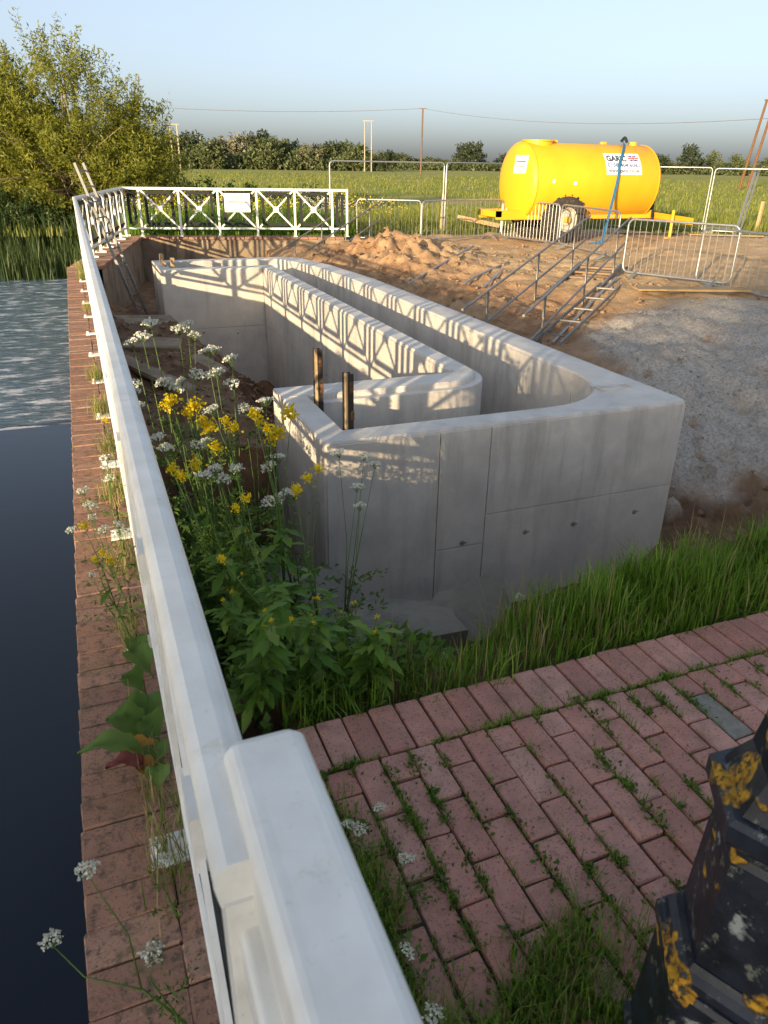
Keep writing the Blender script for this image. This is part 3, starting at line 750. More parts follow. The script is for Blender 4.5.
hb = MB().prism(disc(X0 + .55, WY, 0, 0, .40), TZ + TR - .14, TZ + TR + .03).build('hatch', 'tank_yellow', bz)
MB().prism(disc(X0 + .55, WY, 0, 0, .44), TZ + TR + .03, TZ + TR + .055).build('hatch_lid', 'tank_yellow', hb, off=bz['_o'])
MB().cbox(X0 + .98, X0 + 1.14, WY - .06, WY + .06, TZ + TR - .03, TZ + TR + .07, .01).build('lifting_eye', 'tank_yellow', bz)
MB().cbox(X0 + 2.6, X0 + 2.74, WY - .06, WY + .06, TZ + TR - .03, TZ + TR + .06, .01).build('lifting_eye', 'tank_yellow', bz)
MB().prism(disc(X1 - .45, WY - .1, 0, 0, .12, 14), TZ + TR - .05, TZ + TR + .07).build('filler_neck', 'tank_yellow', bz)
ch = MB()
for y in (WY - .48, WY + .48): ch.box(10.62, 15.7, y - .06, y + .06, .36, .58)
ch.box(10.62, 10.74, WY - .54, WY + .54, .42, .575)
for x in (11.6, 13.6, 15.4): ch.box(x - .05, x + .05, WY - .42, WY + .42, .425, .575)
ch.build('chassis', 'tank_yellow', bz)
for x in (11.7, 14.0, 15.2):
    MB().add([(x - .06, WY - .62, .585), (x + .06, WY - .62, .585), (x + .06, WY + .62, .585), (x - .06, WY + .62, .585)] + [(x + sx, WY + .62 * sy, .80) for sy in (-1, 1) for sx in ((-.06, .06) if sy < 0 else (.06, -.06))], [(0, 1, 2, 3), (0, 1, 5, 4), (2, 3, 7, 6), (0, 4, 7, 3), (1, 2, 6, 5)]).build('saddle', 'tank_yellow', bz)
MB().box(12.0, 13.5, WY - .72, WY - .545, .66, .69).build('mudguard', 'tank_yellow', bz)
MB().bar((15.55, WY - .42, .45), (17.75, WY - .02, .20), .10, .2).build('drawbar', 'tank_yellow', bz)
MB().bar((15.55, WY + .42, .45), (17.75, WY + .02, .20), .10, .2).build('drawbar', 'tank_yellow', bz)
MB().add([(15.7, WY - .5, .40), (17.6, WY - .08, .20), (17.6, WY + .08, .20), (15.7, WY + .5, .40)] + [(15.7, WY - .5, .36), (17.6, WY - .08, .16), (17.6, WY + .08, .16), (15.7, WY + .5, .36)], [(0, 1, 2, 3), (7, 6, 5, 4), (0, 4, 5, 1), (2, 6, 7, 3), (1, 5, 6, 2), (0, 3, 7, 4)]).build('drawbar_plate', 'tank_yellow', bz)
MB().tube([(17.78, WY, .17), (18.0, WY, .14)], .05, 10).build('tow_eye', 'rust', bz)
j = MB().tube([(16.7, WY - .34, -.2), (16.7, WY - .34, .55)], .045, 10).build('jack_leg', 'tank_yellow', bz)
MB().box(16.6, 16.8, WY - .44, WY - .24, -.25, -.21).build('jack_foot', 'tank_yellow', j, off=bz['_o'])
def wheel(yc, side):
    r, w_ = .62, .40
    tp = [(-w_ / 2, .31), (-w_ / 2, .50), (-w_ * .42, .58), (-w_ * .3, r), (w_ * .3, r), (w_ * .42, .58), (w_ / 2, .50), (w_ / 2, .31)]
    tmb = MB().lathe_y(tp, 36, (WX, yc, ZW + r), False)
    ty = tmb.build('tyre', 'tyre', bz)
    mb = MB()
    for k in range(18):
        a = 2 * math.pi * k / 18
        for sd in (-1, 1):
            a2 = a + (.17 if sd > 0 else 0); ca, sa = math.cos(a2), math.sin(a2); cb, sb = math.cos(a2 + .17), math.sin(a2 + .17)
            mb.bar((WX + (r + .005) * ca, yc + sd * .17, ZW + r + (r + .005) * sa), (WX + (r + .012) * cb, yc + sd * .01, ZW + r + (r + .012) * sb), .05, .04, (ca, 0, sa))
    mb.build('tread_lug', 'tyre', ty, off=bz['_o'])
    y0 = yc + side * .12
    rim = MB().lathe_y([(side * .08, .315), (side * .07, .29), (side * -.02, .25), (side * -.02, .18), (side * .04, .15), (side * .04, .0001)], 28, (WX, y0, ZW + r), False).build('rim', 'rim_pale' if side < 0 else 'muddy', bz)
    MB().lathe_y([(0, .09), (side * .12, .08), (side * .13, .0001)], 14, (WX, y0, ZW + r)).build('hub', 'tank_yellow', rim, off=bz['_o'])
wheel(WY - .77, -1); wheel(WY + .77, 1)
MB().tube([(WX, WY - .7, ZW + .62), (WX, WY + .7, ZW + .62)], .06, 10).build('axle', 'tank_yellow', bz)
mb = MB()
for k, zz in enumerate((.9, .7, .5)):
    mb.tube([(X1 + .14, WY - .3, zz + .6), (X1 + .3 + .05 * k, WY - .35, zz + .3), (X1 + .22, WY - .5, zz), (X1 + .45, WY - .4, .15)], .035, 8)
mb.build('hose', 'rubber_black', bz, smooth=True)
MB().tube([(X1 + .1, WY - .25, .62), (X1 + .42, WY - .25, .62)], .08, 12).build('valve', 'rubber_black', bz)
# stickers: curved plates that follow the tank
def on_tank(x, zrel, e=.006):
    a = math.asin(max(-1, min(1, zrel / TR))); return Vector((x, WY - (TR + e) * math.cos(a), TZ + (TR + e) * math.sin(a)))
def sticker(name, x0, x1, z0, z1, mat, e=.004, parent=bz):
    n = 8; vs = []
    for i in range(n + 1):
        z = z0 + (z1 - z0) * i / n
        vs += [on_tank(x0, z, e), on_tank(x1, z, e)]
    return MB().add(vs, [(2 * i, 2 * i + 1, 2 * i + 3, 2 * i + 2) for i in range(n)]).build(name, mat, parent, off=bz['_o'])
sx0, sz0 = 13.66, .22
st_ = sticker('sign_panel', sx0, sx0 + 1.17, sz0, sz0 + .52, 'sign_white')
def lettering(txt, x, z, size, mat, width=None, bold=0):
    cu = bpy.data.curves.new('lettering', 'FONT'); cu.body = txt; cu.size = size; cu.resolution_u = 2; cu.offset = bold
    tmp = bpy.data.objects.new('tmp', cu); COL.objects.link(tmp); bpy.context.view_layer.update()
    me = bpy.data.meshes.new_from_object(tmp.evaluated_get(bpy.context.evaluated_depsgraph_get())); bpy.data.objects.remove(tmp)
    xs_ = [v.co.x for v in me.vertices]; k = (width / (max(xs_) - min(xs_))) if width else 1
    for v in me.vertices:
        p = on_tank(x + (v.co.x - min(xs_)) * k, z + v.co.y, .010); v.co = p - Vector(bz['_o'])
    me.materials.clear(); me.materials.append(M[mat]); o = link('lettering', me, st_); return o
lettering('GARIC', sx0 + .05, sz0 + .33, .19, 'ink_dark', .66, .008)
lettering('0138 404 6061', sx0 + .05, sz0 + .19, .13, 'ink_blue', 1.06, .004)
lettering('www.garic.co.uk', sx0 + .06, sz0 + .06, .12, 'ink_dark', 1.04, .003)
fx0, fx1, fz0, fz1 = sx0 + .76, sx0 + 1.12, sz0 + .33, sz0 + .47
sticker('flag', fx0, fx1, fz0, fz1, 'ink_blue', .006, st_)
def fstrip(a, b, wd, mat, e):
    a, b = Vector(a), Vector(b); d = (b - a); n = Vector((-d.y, d.x)).normalized() * wd / 2; vs = [a + n, a - n, b - n, b + n]
    MB().add([on_tank(p.x, p.y, e) for p in vs], [(0, 1, 2, 3)]).build('flag_stripe', mat, st_, off=bz['_o'])
for a, b in (((fx0, fz0 + .012), (fx1, fz1 - .012)), ((fx0, fz1 - .012), (fx1, fz0 + .012))): fstrip(a, b, .03, 'sign_white', .008); 
for a, b in (((fx0 + .01, fz0 + .015), (fx1 - .01, fz1 - .015)), ((fx0 + .01, fz1 - .015), (fx1 - .01, fz0 + .015))): fstrip(a, b, .012, 'ink_red', .010)
mx, mz = (fx0 + fx1) / 2, (fz0 + fz1) / 2
fstrip((fx0, mz), (fx1, mz), .05, 'sign_white', .012); fstrip((mx, fz0), (mx, fz1), .05, 'sign_white', .013)
fstrip((fx0, mz), (fx1, mz), .028, 'ink_red', .015); fstrip((mx, fz0), (mx, fz1), .028, 'ink_red', .016)
for a in ((11.95, 12.03, .0, .1), (12.62, 12.72, -.04, .04)): sticker('small_plate', *a, 'sign_white')
# notice on the rounded left end
def end_plate(z0, z1, mat, name, e, y0=-.62, y1=-.08):
    vs = []
    for z in (z0, z1):
        for y in (y0, y1):
            r = math.hypot(y, z); x = np.interp(r, [.25, .5, .8, .95, TR], [X0 - .16, X0 - .14, X0 - .08, X0 - .02, X0 + .05]); vs.append((x - e, WY + y, TZ + z))
    MB().add(vs, [(0, 2, 3, 1)]).build(name, mat, bz)
end_plate(.22, .66, 'sign_white', 'end_notice', .03); end_plate(.50, .53, 'ink_red', 'notice_line', .034, -.55, -.15); end_plate(.38, .41, 'ink_grey', 'notice_line', .034, -.55, -.15); end_plate(.29, .31, 'ink_grey', 'notice_line', .034, -.5, -.2)
# blue lay-flat hose slung over the tank (hangs on it: a thing of its own)
t_ = thing('hose', 'blue lay-flat hose hanging over the tank down to the ground', 'hose', (13.7, 17.9, ZW))
path = [(14.80 - .012 * a, WY - 1.03 * math.sin(R_(a)), TZ + 1.03 * math.cos(R_(a))) for a in range(0, 66, 6)] + [(14.80 - .72 - .62 * f, WY - .941 - .45 * f ** .8, TZ + .419 - 1.87 * f) for f in (.12, .25, .4, .55, .7, .85, .96, 1.0)] + [(13.2, WY - 1.42, -.21), (12.95, WY - 1.46, -.225)]
mb = MB()
for i in range(len(path) - 1): mb.bar(path[i], path[i + 1], .07, .03, (0, -1, .2))
mb.build('hose_run', 'hose_blue', t_)
MB().tube([(14.72, WY - .25, 2.33), (14.78, WY - .1, 2.42), (14.82, WY, 2.44), (14.84, WY + .15, 2.36)], .04, 8).build('hose_coupling', 'rubber_black', t_)

# ------------------------------------------------------------------ crowd barriers
def make_barrier(L=2.2):
    t_ = thing('barrier', 'x', 'barrier', (0, 0, 0), 0, 'steel pedestrian barriers', world=False)
    z0, z1, r = .12, 1.06, .12
    pts = []
    for cx, cz, a0 in ((L / 2 - r, z1 - r, 0), (-L / 2 + r, z1 - r, 90), (-L / 2 + r, z0 + r, 180), (L / 2 - r, z0 + r, 270)):
        for k in range(5): a = R_(a0 + 22.5 * k); pts.append((cx + r * math.cos(a), 0, cz + r * math.sin(a)))
    pts.append(pts[0]); MB().tube(pts, .021, 8, False).build('frame', 'galv', t_, smooth=True)
    mb = MB(); n = int(L / .125)
    for i in range(1, n): x = -L / 2 + L * i / n; mb.tube([(x, 0, z0), (x, 0, z1)], .0055, 5, False)
    mb.build('infill_bars', 'galv', t_)
    for x in (-L / 2 + .3, L / 2 - .3):
        mb = MB(); mb.tube([(x, -.3, .015), (x, 0, .15), (x, .3, .015)], .018, 6); mb.tube([(x + .02, -.24, .015), (x + .05, 0, .15)], .012, 6); mb.build('foot', 'galv', t_)
    return t_
bar0 = make_barrier(); used = [0]
def barrier(label, a, b, zz=None):
    a, b = Vector(a), Vector(b); c = (a + b) / 2; ang = math.atan2(b.y - a.y, b.x - a.x); z = min(gz(a.x, a.y), gz(b.x, b.y), gz(c.x, c.y)) if zz is None else zz
    L = (b - a).length
    if used[0] == 0:
        used[0] = 1; bar0.location = (c.x, c.y, z); bar0.rotation_euler = (0, 0, ang); bar0.scale = (L / 2.2, 1, 1); bar0['label'] = label
    else: dup(bar0, (c.x, c.y, z), ang, label, (L / 2.2, 1, 1))
def px(u, v, z): p = atz(u, v, z); return (p.x, p.y)
barrier('steel barrier beside the end of the far white railing', px(357, 241, -.2), px(420, 243, -.2))
barrier('steel barrier in front of the timber post, left of the tank', px(421, 243, -.2), px(500, 240, -.25))
barrier('steel barrier in front of the tank trailer wheels', px(501, 240, -.25), px(556, 247, -.25))
barrier('steel barrier in front of the blue hose on the tank', px(558, 248, -.25), px(614, 262, -.25))
barrier('steel barrier standing right of the site steps', px(621, 278, -.25), px(728, 291, -.25))
barrier('steel barrier at the right edge, nearest of all barriers', px(694, 284, -.25), px(835, 318, -.28))

# ------------------------------------------------------------------ tall temporary fence panels
def make_heras(L=3.4):
    t_ = thing('temporary_fence', 'x', 'fence', (0, 0, 0), 0, 'tall temporary fence panels', world=False)
    r = .1; pts = []; z0, z1 = .12, 2.0
    for cx, cz, a0 in ((L / 2 - r, z1 - r, 0), (-L / 2 + r, z1 - r, 90), (-L / 2 + r, z0 + r, 180), (L / 2 - r, z0 + r, 270)):
        for k in range(4): a = R_(a0 + 30 * k); pts.append((cx + r * math.cos(a), 0, cz + r * math.sin(a)))
    pts.append(pts[0]); MB().tube(pts, .022, 8, False).build('frame', 'galv', t_, smooth=True)
    mb = MB(); n = 16
    for i in range(1, n): x = -L / 2 + L * i / n; mb.bar((x, 0, z0), (x, 0, z1), .0011, .0011)
    for k in range(1, 9): z = z0 + (z1 - z0) * k / 9; mb.bar((-L / 2, 0, z), (L / 2, 0, z), .0011, .0011)
    mb.build('wire_mesh', 'mesh_wire', t_)
    for x in (-L / 2, L / 2):
        MB().tube([(x, 0, 0), (x, 0, .2)], .02, 6).build('leg', 'galv', t_)
        MB().cbox(x - .3, x + .3, -.11, .11, -.02, .11, .02).build('foot_block', 'concrete_dark', t_)
    return t_
h0 = make_heras()
hp = [(6.9, 21.9), (10.45, 21.65), (13.9, 22.4), (17.3, 23.0), (19.6, 20.6), (21.9, 18.0)]
labs = ['tall wire fence panel behind the end of the white railing', 'tall wire fence panel left of the yellow tank', 'tall wire fence panel hidden mostly behind the yellow tank', 'tall wire fence panel behind the drawbar, right of the tank', 'tall wire fence panel at the right edge of the meadow']
for i in range(len(hp) - 1):
    a, b = Vector(hp[i]), Vector(hp[i + 1]); c = (a + b) / 2; ang = math.atan2(b.y - a.y, b.x - a.x); L = (b - a).length; z = zfield(c.x, c.y)
    if i == 0: h0.location = (c.x, c.y, z); h0.rotation_euler = (0, 0, ang); h0.scale = ((L - .08) / 3.4, 1, 1); h0['label'] = labs[0]
    else: dup(h0, (c.x, c.y, z), ang, labs[i], ((L - .08) / 3.4, 1, 1))
p = atz(735, 235, -.3); q_ = atz(755, 170, -.3) if False else None
t_ = thing('fence_brace', 'slanting steel brace propping the tall fence at the right', 'brace', (p.x, p.y, -.3))
d2 = Vector((ray(756, 170)[0], ray(756, 170)[1], ray(756, 170)[2])); e2 = Vector((0, 0, H)) + d2 * (p.y / d2.y)
MB().bar((p.x, p.y, -.3), e2, .06, .06).build('pole', 'galv', t_); MB().bar((p.x + .16, p.y, -.3), e2 + Vector((.16, 0, 0)), .04, .04).build('pole', 'galv', t_)
# timber fence stakes
for lab, (u, v), h_ in (('weathered timber stake between the barriers left of the tank', (441, 236), 1.15), ('timber stake standing behind the trailer drawbar', (590, 228), 1.0), ('timber stake in the grass at the right edge', (756, 232), 1.0), ('timber stake in the grass right of the tall slanting brace', (800, 236), 1.0)):
    p = atz(u, v, -.3); mb = MB().cbox(-.06, .06, -.05, .05, -.3, h_, .012, .006); o = mb.build('fence_stake', 'timber'); o.location = (p.x, p.y, zfield(p.x, p.y)); o.rotation_euler = (0, .06, .3); tag(o, lab, 'stake', 'timber stakes along the field edge')
p = atz(507, 232, -.3); t_ = thing('timber_rail', 'low timber rail lying in the grass left of the tank', 'timber', (p.x, p.y, -.3))
# planks and sheets on the work ground
t_['label'] = 'low timber rails in the grass left of the tank'
MB().bar((10.9, 21.6, .25), (12.2, 21.3, .0), .05, .12).build('rail', 'timber', t_)
for lab, (u, v), sx, sy, rz in (('plywood sheet lying in front of the right barriers', (690, 296), 1.9, .35, -.35), ('pale plank lying on the ground behind the drawbar', (725, 238), 2.2, .2, -.5), ('long dark plank lying on the ground under the drawbar', (650, 236), 3.0, .2, -.4)):
    p = atz(u, v, -.25); o = MB().cbox(-sx / 2, sx / 2, -sy / 2, sy / 2, 0, .03, .004, .003).build('plank', 'plank' if 'dark' not in lab else 'timber_dark'); o.location = (p.x, p.y, gz(p.x, p.y) + .03); o.rotation_euler = (0, 0, rz); tag(o, lab, 'plank')

# ------------------------------------------------------------------ site steps and ladders
def steps(label, lo, hi, width, group=None):
    lo, hi = Vector(lo), Vector(hi); d = hi - lo; dh = Vector((d.x, d.y, 0)).normalized(); nr = Vector((-dh.y, dh.x, 0)); dn = d.normalized()
    t_ = thing('site_steps', label, 'steps', lo)
    for s in (-.5, .5):
        MB().bar(lo + nr * width * s, hi + nr * width * s, .045, .11).build('stringer', 'aluminium', t_)
        for f in (.12, .5, .88) if d.length > 3 else (.15, .85):
            p = lo + d * f + nr * width * s; MB().tube([p, p + Vector((0, 0, .85))], .018, 8).build('handrail_post', 'aluminium', t_)
        for hz in (.85, .42):
            MB().tube([lo - d * .03 + nr * width * s + Vector((0, 0, hz)), hi + d * .06 + nr * width * s + Vector((0, 0, hz))], .018, 8).build('handrail', 'aluminium', t_)
    n = int(d.length / .42)
    for i in range(n):
        p = lo + d * (i + .5) / n; MB().bar(p - nr * width / 2, p + nr * width / 2, .16, .03, (0, 0, 1)).build('tread', 'muddy', t_)
    return t_
steps('aluminium site steps with handrails running down the soil beside the right wall', (4.85, 8.35, -.80), (9.75, 12.85, -.10), .8)
steps('aluminium steps with handrails at the end of the far white railing', (4.75, 17.5, -.95), (7.1, 19.4, -.1), .7)
def ladder(label, a, b, width, side, n, mat='aluminium', st=(.03, .07)):
    a, b = Vector(a), Vector(b); s = Vector(side).normalized() * width / 2; t_ = thing('ladder', label, 'ladder', a); up = (b - a).cross(s)
    for k in (-1, 1): MB().bar(a + s * k, b + s * k, st[0], st[1], up).build('stile', mat, t_)
    for i in range(n): p = a + (b - a) * (i + .5) / n; MB().tube([p - s, p + s], .014, 6).build('rung', mat, t_)
ladder('aluminium ladder lying on the soil below the site steps', (5.55, 8.2, gz(5.55, 8.2) + .12), (8.55, 10.9, gz(8.55, 10.9) + .1), .34, (-.67, .74, 0), 5, st=(.025, .045))
ladder('grey ladder leaning on the angled railing in the far left corner', (1.02, 14.35, -1.2), (.24, 15.98, 1.62), .30, (.5, .85, 0), 11, 'aluminium', st=(.022, .05))
for lab, a, b in (('thin steel rail lying down the soil left of the site steps', (5.2, 11.2), (8.4, 14.2)), ('thin steel rail lying down the soil farthest from the site steps', (5.1, 12.6), (8.2, 15.4)), ('thin steel rail resting on the soil right of the site steps', (5.9, 8.6), (9.2, 11.6))):
    o = MB().tube([(a[0], a[1], gz(*a) + .06), ((a[0] + b[0]) / 2, (a[1] + b[1]) / 2, max(gz((a[0] + b[0]) / 2, (a[1] + b[1]) / 2) + .05, (gz(*a) + gz(*b)) / 2 + .08)), (b[0], b[1], gz(*b) + .08)], .022, 8).build('steel_rail', 'galv'); tag(o, lab, 'rail', 'loose steel rails on the soil slope')
t_ = thing('steel_bar', 'short steel tube lying on the soil beside the site steps', 'tube', (5.0, 10.9, -.4))
MB().tube([(4.75, 10.2, gz(4.75, 10.2) + .05), (7.6, 13.0, gz(7.6, 13) + .06)], .024, 8).build('tube', 'galv', t_)

# ------------------------------------------------------------------ poles and wires
def pole(label, u, dist, h_, double=0, lean=0, mat='pole_wood', zb=-.3, rad=.16):
    k = ray(u, 165); dx = Vector((k[0], k[1], 0)).normalized(); p = dx * dist; rt = Vector((dx.y, -dx.x, 0))
    t_ = thing('utility_pole', label, 'pole', (p.x, p.y, zb), 0, 'wooden utility poles across the meadow')
    top = p + rt * lean + Vector((0, 0, h_ + zb))
    if double:
        for s in (-.5, .5): MB().tube([p + rt * double * s + Vector((0, 0, zb)), top + rt * double * s], [rad, rad * .75], 8).build('pole_leg', mat, t_)
        MB().bar(top - rt * double * .8, top + rt * double * .8, .14, .14).build('cross_arm', mat, t_)
    else:
        MB().tube([p + Vector((0, 0, zb)), top], [rad, rad * .75], 8).build('pole_leg', mat, t_); MB().bar(top - rt * .7, top + rt * .7, .12, .12).build('cross_arm', mat, t_)
    return top
tL = pole('pair of pale wooden poles beside the willow, leftmost in the meadow', 177, 150, 7.6, 1.2, 0, 'pole_pale')
tM = pole('pair of wooden poles in front of the left end of the treeline gap', 368, 205, 11.3, 1.7, 0, 'pole_pale')
tS = pole('single dark wooden pole in the middle of the meadow', 421, 165, 11.8, 0, 0, 'pole_wood', rad=.2)
tR = pole('leaning pair of brown poles at the right edge of the meadow', 748, 92, 8.2, .75, .9, 'rust')
def wire(label, a, b, sag, r):
    pts = [a.lerp(b, i / 14) - Vector((0, 0, sag * 4 * (i / 14) * (1 - i / 14))) for i in range(15)]
    o = MB().tube(pts, r, 5).build('overhead_wire', 'pole_wood', None, off=(0, 0, 0)); tag(o, label, 'wire', 'overhead wires')
wire('thin overhead wire in the sky between the left poles and the single pole', tL + Vector((-30, 10, 4.3)), tS, 1.5, .028)
wire('thin overhead wire in the sky above the yellow tank', tS, tR + Vector((14, -8, -.2)), 2.2, .025)

# ------------------------------------------------------------------ trees
def ellip_points(n, c, r, shell=.35):
    d = unit(rng.normal(size=(n, 3))); k = (shell + (1 - shell) * rng.random(n) ** .6)[:, None]; return np.array(c) + d * k * np.array(r)
def make_tree(name, label, cat, base, blobs, n_twig, per, leaf, mats, trunk_h, tr, group=None, spread=.3, aspect=.35, bark='bark', up=.2, limbs=10, world=True):
    t_ = thing(name, label, cat, base, 0, group, world=False)
    mb = MB(); b0 = Vector((0, 0, -.2)); tips = []
    for (c, r, wgt) in blobs:
        for _ in range(max(2, int(limbs * wgt))):
            p = Vector(ellip_points(1, c, np.array(r) * .75, .3)[0]); s = Vector((random.uniform(-.1, .1), random.uniform(-.1, .1), trunk_h * random.uniform(.5, 1)))
            midp = s.lerp(p, .5) + Vector((random.uniform(-.2, .2) * r[0], random.uniform(-.2, .2) * r[1], .12 * r[2]))
            mb.tube([s, s.lerp(midp, .5) + Vector((0, 0, .05 * r[2])), midp, p], [tr * .5, tr * .36, tr * .22, tr * .06], 6); tips.append(p)
    mb.tube([b0, (0.03, .02, trunk_h * .5), (0, 0, trunk_h * 1.02)], [tr * 1.2, tr, tr * .75], 9)
    mb.build('trunk', bark, t_, off=(0, 0, 0), smooth=True)
    allp = []; tw = MB()
    W = sum(b[2] for b in blobs)
    for (c, r, wgt) in blobs:
        C_ = ellip_points(int(n_twig * wgt / W), c, r, .25)
        for p in C_:
            d = unit(p - np.array([c[0], c[1], c[2] - r[2] * .8]) + rng.normal(size=3) * .5); l = spread * rng.uniform(1.2, 3.2)
            k = rng.random(per)[:, None]; allp.append(p + d * k * l + rng.normal(size=(per, 3)) * spread * .28)
    allp = np.concatenate(allp)
    leafobj('crown', allp, leaf, mats, t_, aspect, up)
    return t_
# willow on the far bank
wb = aty(84, 215, 27.5); wx = wb.x
wil = make_tree('willow_tree', 'big bushy yellow-green willow on the far river bank', 'tree', (wx, 27.5, -.75),
    [((0, 0, 2.0), (3.3, 2.4, 1.7), 1.0), ((-1.6, .2, 2.2), (1.9, 1.6, 1.6), .5), ((1.5, -.2, 1.8), (1.6, 1.5, 1.7), .5), ((2.0, 0, 3.0), (.9, 1.0, 1.2), .12), ((-.1, 0, 3.9), (2.2, 1.6, 1.4), .24), ((-.4, 0, 4.8), (1.2, 1.0, .8), .07), ((-2.1, 0, 3.7), (1.0, 1.0, 1.0), .08)],
    1600, 60, .135, 'willow_leaf', 1.2, .2, spread=.27, aspect=.26, bark='bark_pale', limbs=14)
mb = MB()
for _ in range(16):
    a = random.uniform(-1, 1); p0 = Vector((random.uniform(-.6, .6), -.6, random.uniform(.9, 1.8))); p1 = p0 + Vector((a * 2.4, -1.2, random.uniform(.2, 1.9))); mb.tube([p0, p0.lerp(p1, .5) + Vector((0, 0, .25)), p1], [.03, .022, .008], 5)
mb.build('bare_branch', 'bark_pale', wil, off=(0, 0, 0))
# darker trees to the left of it and shrubs on the bank
k = aty(-18, 170, 31); make_tree('broadleaf_tree', 'dark green tree cut by the left edge behind the willow', 'tree', (k.x, 31, -.5), [((0, 0, 2.9), (2.3, 2.3, 2.1), 1)], 260, 50, .2, 'tree_leaf', 1.6, .2, spread=.33, aspect=.5)
k = aty(-5, 215, 25.8); make_tree('bank_shrub', 'dark grey-green shrub at the left edge above the reeds', 'shrub', (k.x, 25.8, -.7), [((0, 0, .7), (1.3, .9, .75), 1)], 110, 50, .12, 'reed', .3, .06, spread=.16, aspect=.35, group='shrubs on the far bank')
k = aty(52, 225, 25.6); make_tree('bank_shrub', 'low shrub between the reeds and the willow', 'shrub', (k.x, 25.6, -.7), [((0, 0, .55), (1.2, .8, .6), 1)], 100, 50, .12, 'tree_leaf', .3, .06, spread=.16, aspect=.35, group='shrubs on the far bank')
k = aty(215, 195, 30); make_tree('bank_shrub', 'wide green bramble mound right of the willow behind the railing', 'shrub', (k.x, 30, -.5), [((0, 0, .5), (2.8, 1.4, .75), 1)], 220, 50, .12, 'weed_leaf', .3, .06, spread=.2, aspect=.5, group='shrubs on the far bank')
k = aty(300, 190, 34); make_tree('bank_shrub', 'low green bush in the meadow behind the middle of the railing', 'shrub', (k.x, 34, -.5), [((0, 0, .35), (2.2, 1.3, .5), 1)], 120, 50, .12, 'weed_leaf', .3, .06, spread=.2, aspect=.5, group='shrubs on the far bank')
# far tree lines
def proto(kind, mat, blobs, n):
    return make_tree('far_tree', kind, 'tree', (0, 0, 0), blobs, n, 26, .75, mat, 1.5, .25, spread=.9, aspect=.6, limbs=5, group='trees of the distant tree line')
protos = [proto('x', 'far_leaf', [((0, 0, 4.6), (3.4, 3.4, 3.8), 1), ((1.6, 0, 3.2), (2.4, 2.4, 2.4), .5)], 70),
          proto('x', 'far_leaf_dark', [((0, 0, 5.0), (3.6, 3.4, 4.4), 1)], 80),
          proto('x', 'far_leaf', [((0, 0, 4.0), (3.0, 3.0, 3.2), 1), ((-1.8, 0, 5.0), (2.0, 2.0, 2.2), .5)], 70),
          proto('x', 'far_leaf_pale', [((0, 0, 4.3), (3.8, 3.4, 3.6), 1)], 75)]
pu = [0] * 4
def far_tree(u, dist, h_, kind, label, wide=1.0):
    k = ray(u, 165); dx = Vector((k[0], k[1], 0)).normalized() * dist; s = h_ / 9.0; loc = (dx.x, dx.y, -.4); rz = random.uniform(0, 6.28)
    if not pu[kind]:
        pu[kind] = 1; o = protos[kind]; o.location = loc; o.rotation_euler = (0, 0, rz); o.scale = (s * wide, s * wide, s); o['label'] = label
    else: dup(protos[kind], loc, rz, label, (s * wide, s * wide, s))
for i, u in enumerate(range(178, 392, 7)):
    f = (u - 178) / 214
    hh = 11.0 - 2.2 * f + random.uniform(-1.2, 1.0); kd = random.choice((0, 2, 0, 2, 1)); lab = 'mixed green tree in the left distant tree line beyond the meadow'
    if 256 <= u <= 262: kd, hh, lab = 1, 12.3, 'tall dark round tree standing out of the left distant tree line'
    if 232 <= u < 246: kd, hh, lab = 3, 12.6, ('pale grey-green tree in the left distant tree line, left of two' if u < 238 else 'pale grey-green tree beside the tall dark one in the tree line')
    if 300 < u < 325 : kd = 3 if i % 2 else kd; lab = 'paler tree in the middle of the left distant tree line' if kd == 3 else lab
    if u > 345: hh = 10.5 - (u - 345) * .09
    far_tree(u, random.uniform(205, 240), hh * (.64), kd, lab, 1.25)
for i, u in enumerate(list(range(392, 545, 9)) + list(range(640, 800, 8))):
    hh = random.uniform(2.6, 5.2); lab = 'small tree in the low distant hedge line on the right'
    kd = random.choice((0, 2, 0, 1)); wd = 1.9
    if u in (464, 473): hh, kd, lab, wd = 7.4, 1, ('round dark tree above the distant hedge, left of a pair near the tank' if u == 464 else 'round dark tree above the distant hedge, right of a pair near the tank'), 1.2
    if u in (688, 712, 736): hh, lab, wd = 7.2, {688: 'taller tree above the distant hedge, nearest the tank on its right', 712: 'taller tree above the distant hedge midway to the leaning poles', 736: 'taller tree above the distant hedge beside the leaning poles'}[u], 1.0
    far_tree(u, random.uniform(270, 330), hh, kd, lab, wd)
P = []
for u in np.arange(150, 830, .35):
    k = ray(u, 165); d = unit(np.array([k[0], k[1], 0])); r0 = 215 + (u > 385) * 60 + rng.uniform(-6, 6)
    for _ in range(10 if u > 385 else 22): P.append(d * (r0 + rng.uniform(-3, 3)) + np.array([0, 0, -.5 + rng.random() * (2.3 if u > 385 else 3.9 + 1.2 * math.sin(u * .13) - max(0, u - 330) * .05)]))
leafobj('distant_hedge', np.array(P), .8, 'far_leaf', None, .6, 0, 'stuff')
# trees on the near-left bank behind the viewer: they shade the front of the place
def at_q(q, x): return (x, q + .885 * x)
make_tree('bank_tree', 'tall airy tree far across the river, left of the view', 'tree', (*at_q(-1.25, -55), .1), [((0, 0, 11.6), (2.9, 2.9, 3.3), 1)], 330, 46, .30, 'tree_leaf', 7.5, .3, spread=.45, aspect=.5, limbs=14)
make_tree('bank_tree', 'lower bushy tree far across the river beside the airy one', 'tree', (*at_q(-9.5, -57), .1), [((0, 0, 8.4), (3.4, 3.4, 4.0), 1)], 130, 46, .30, 'tree_leaf', 5, .3, spread=.45, aspect=.5, limbs=14)

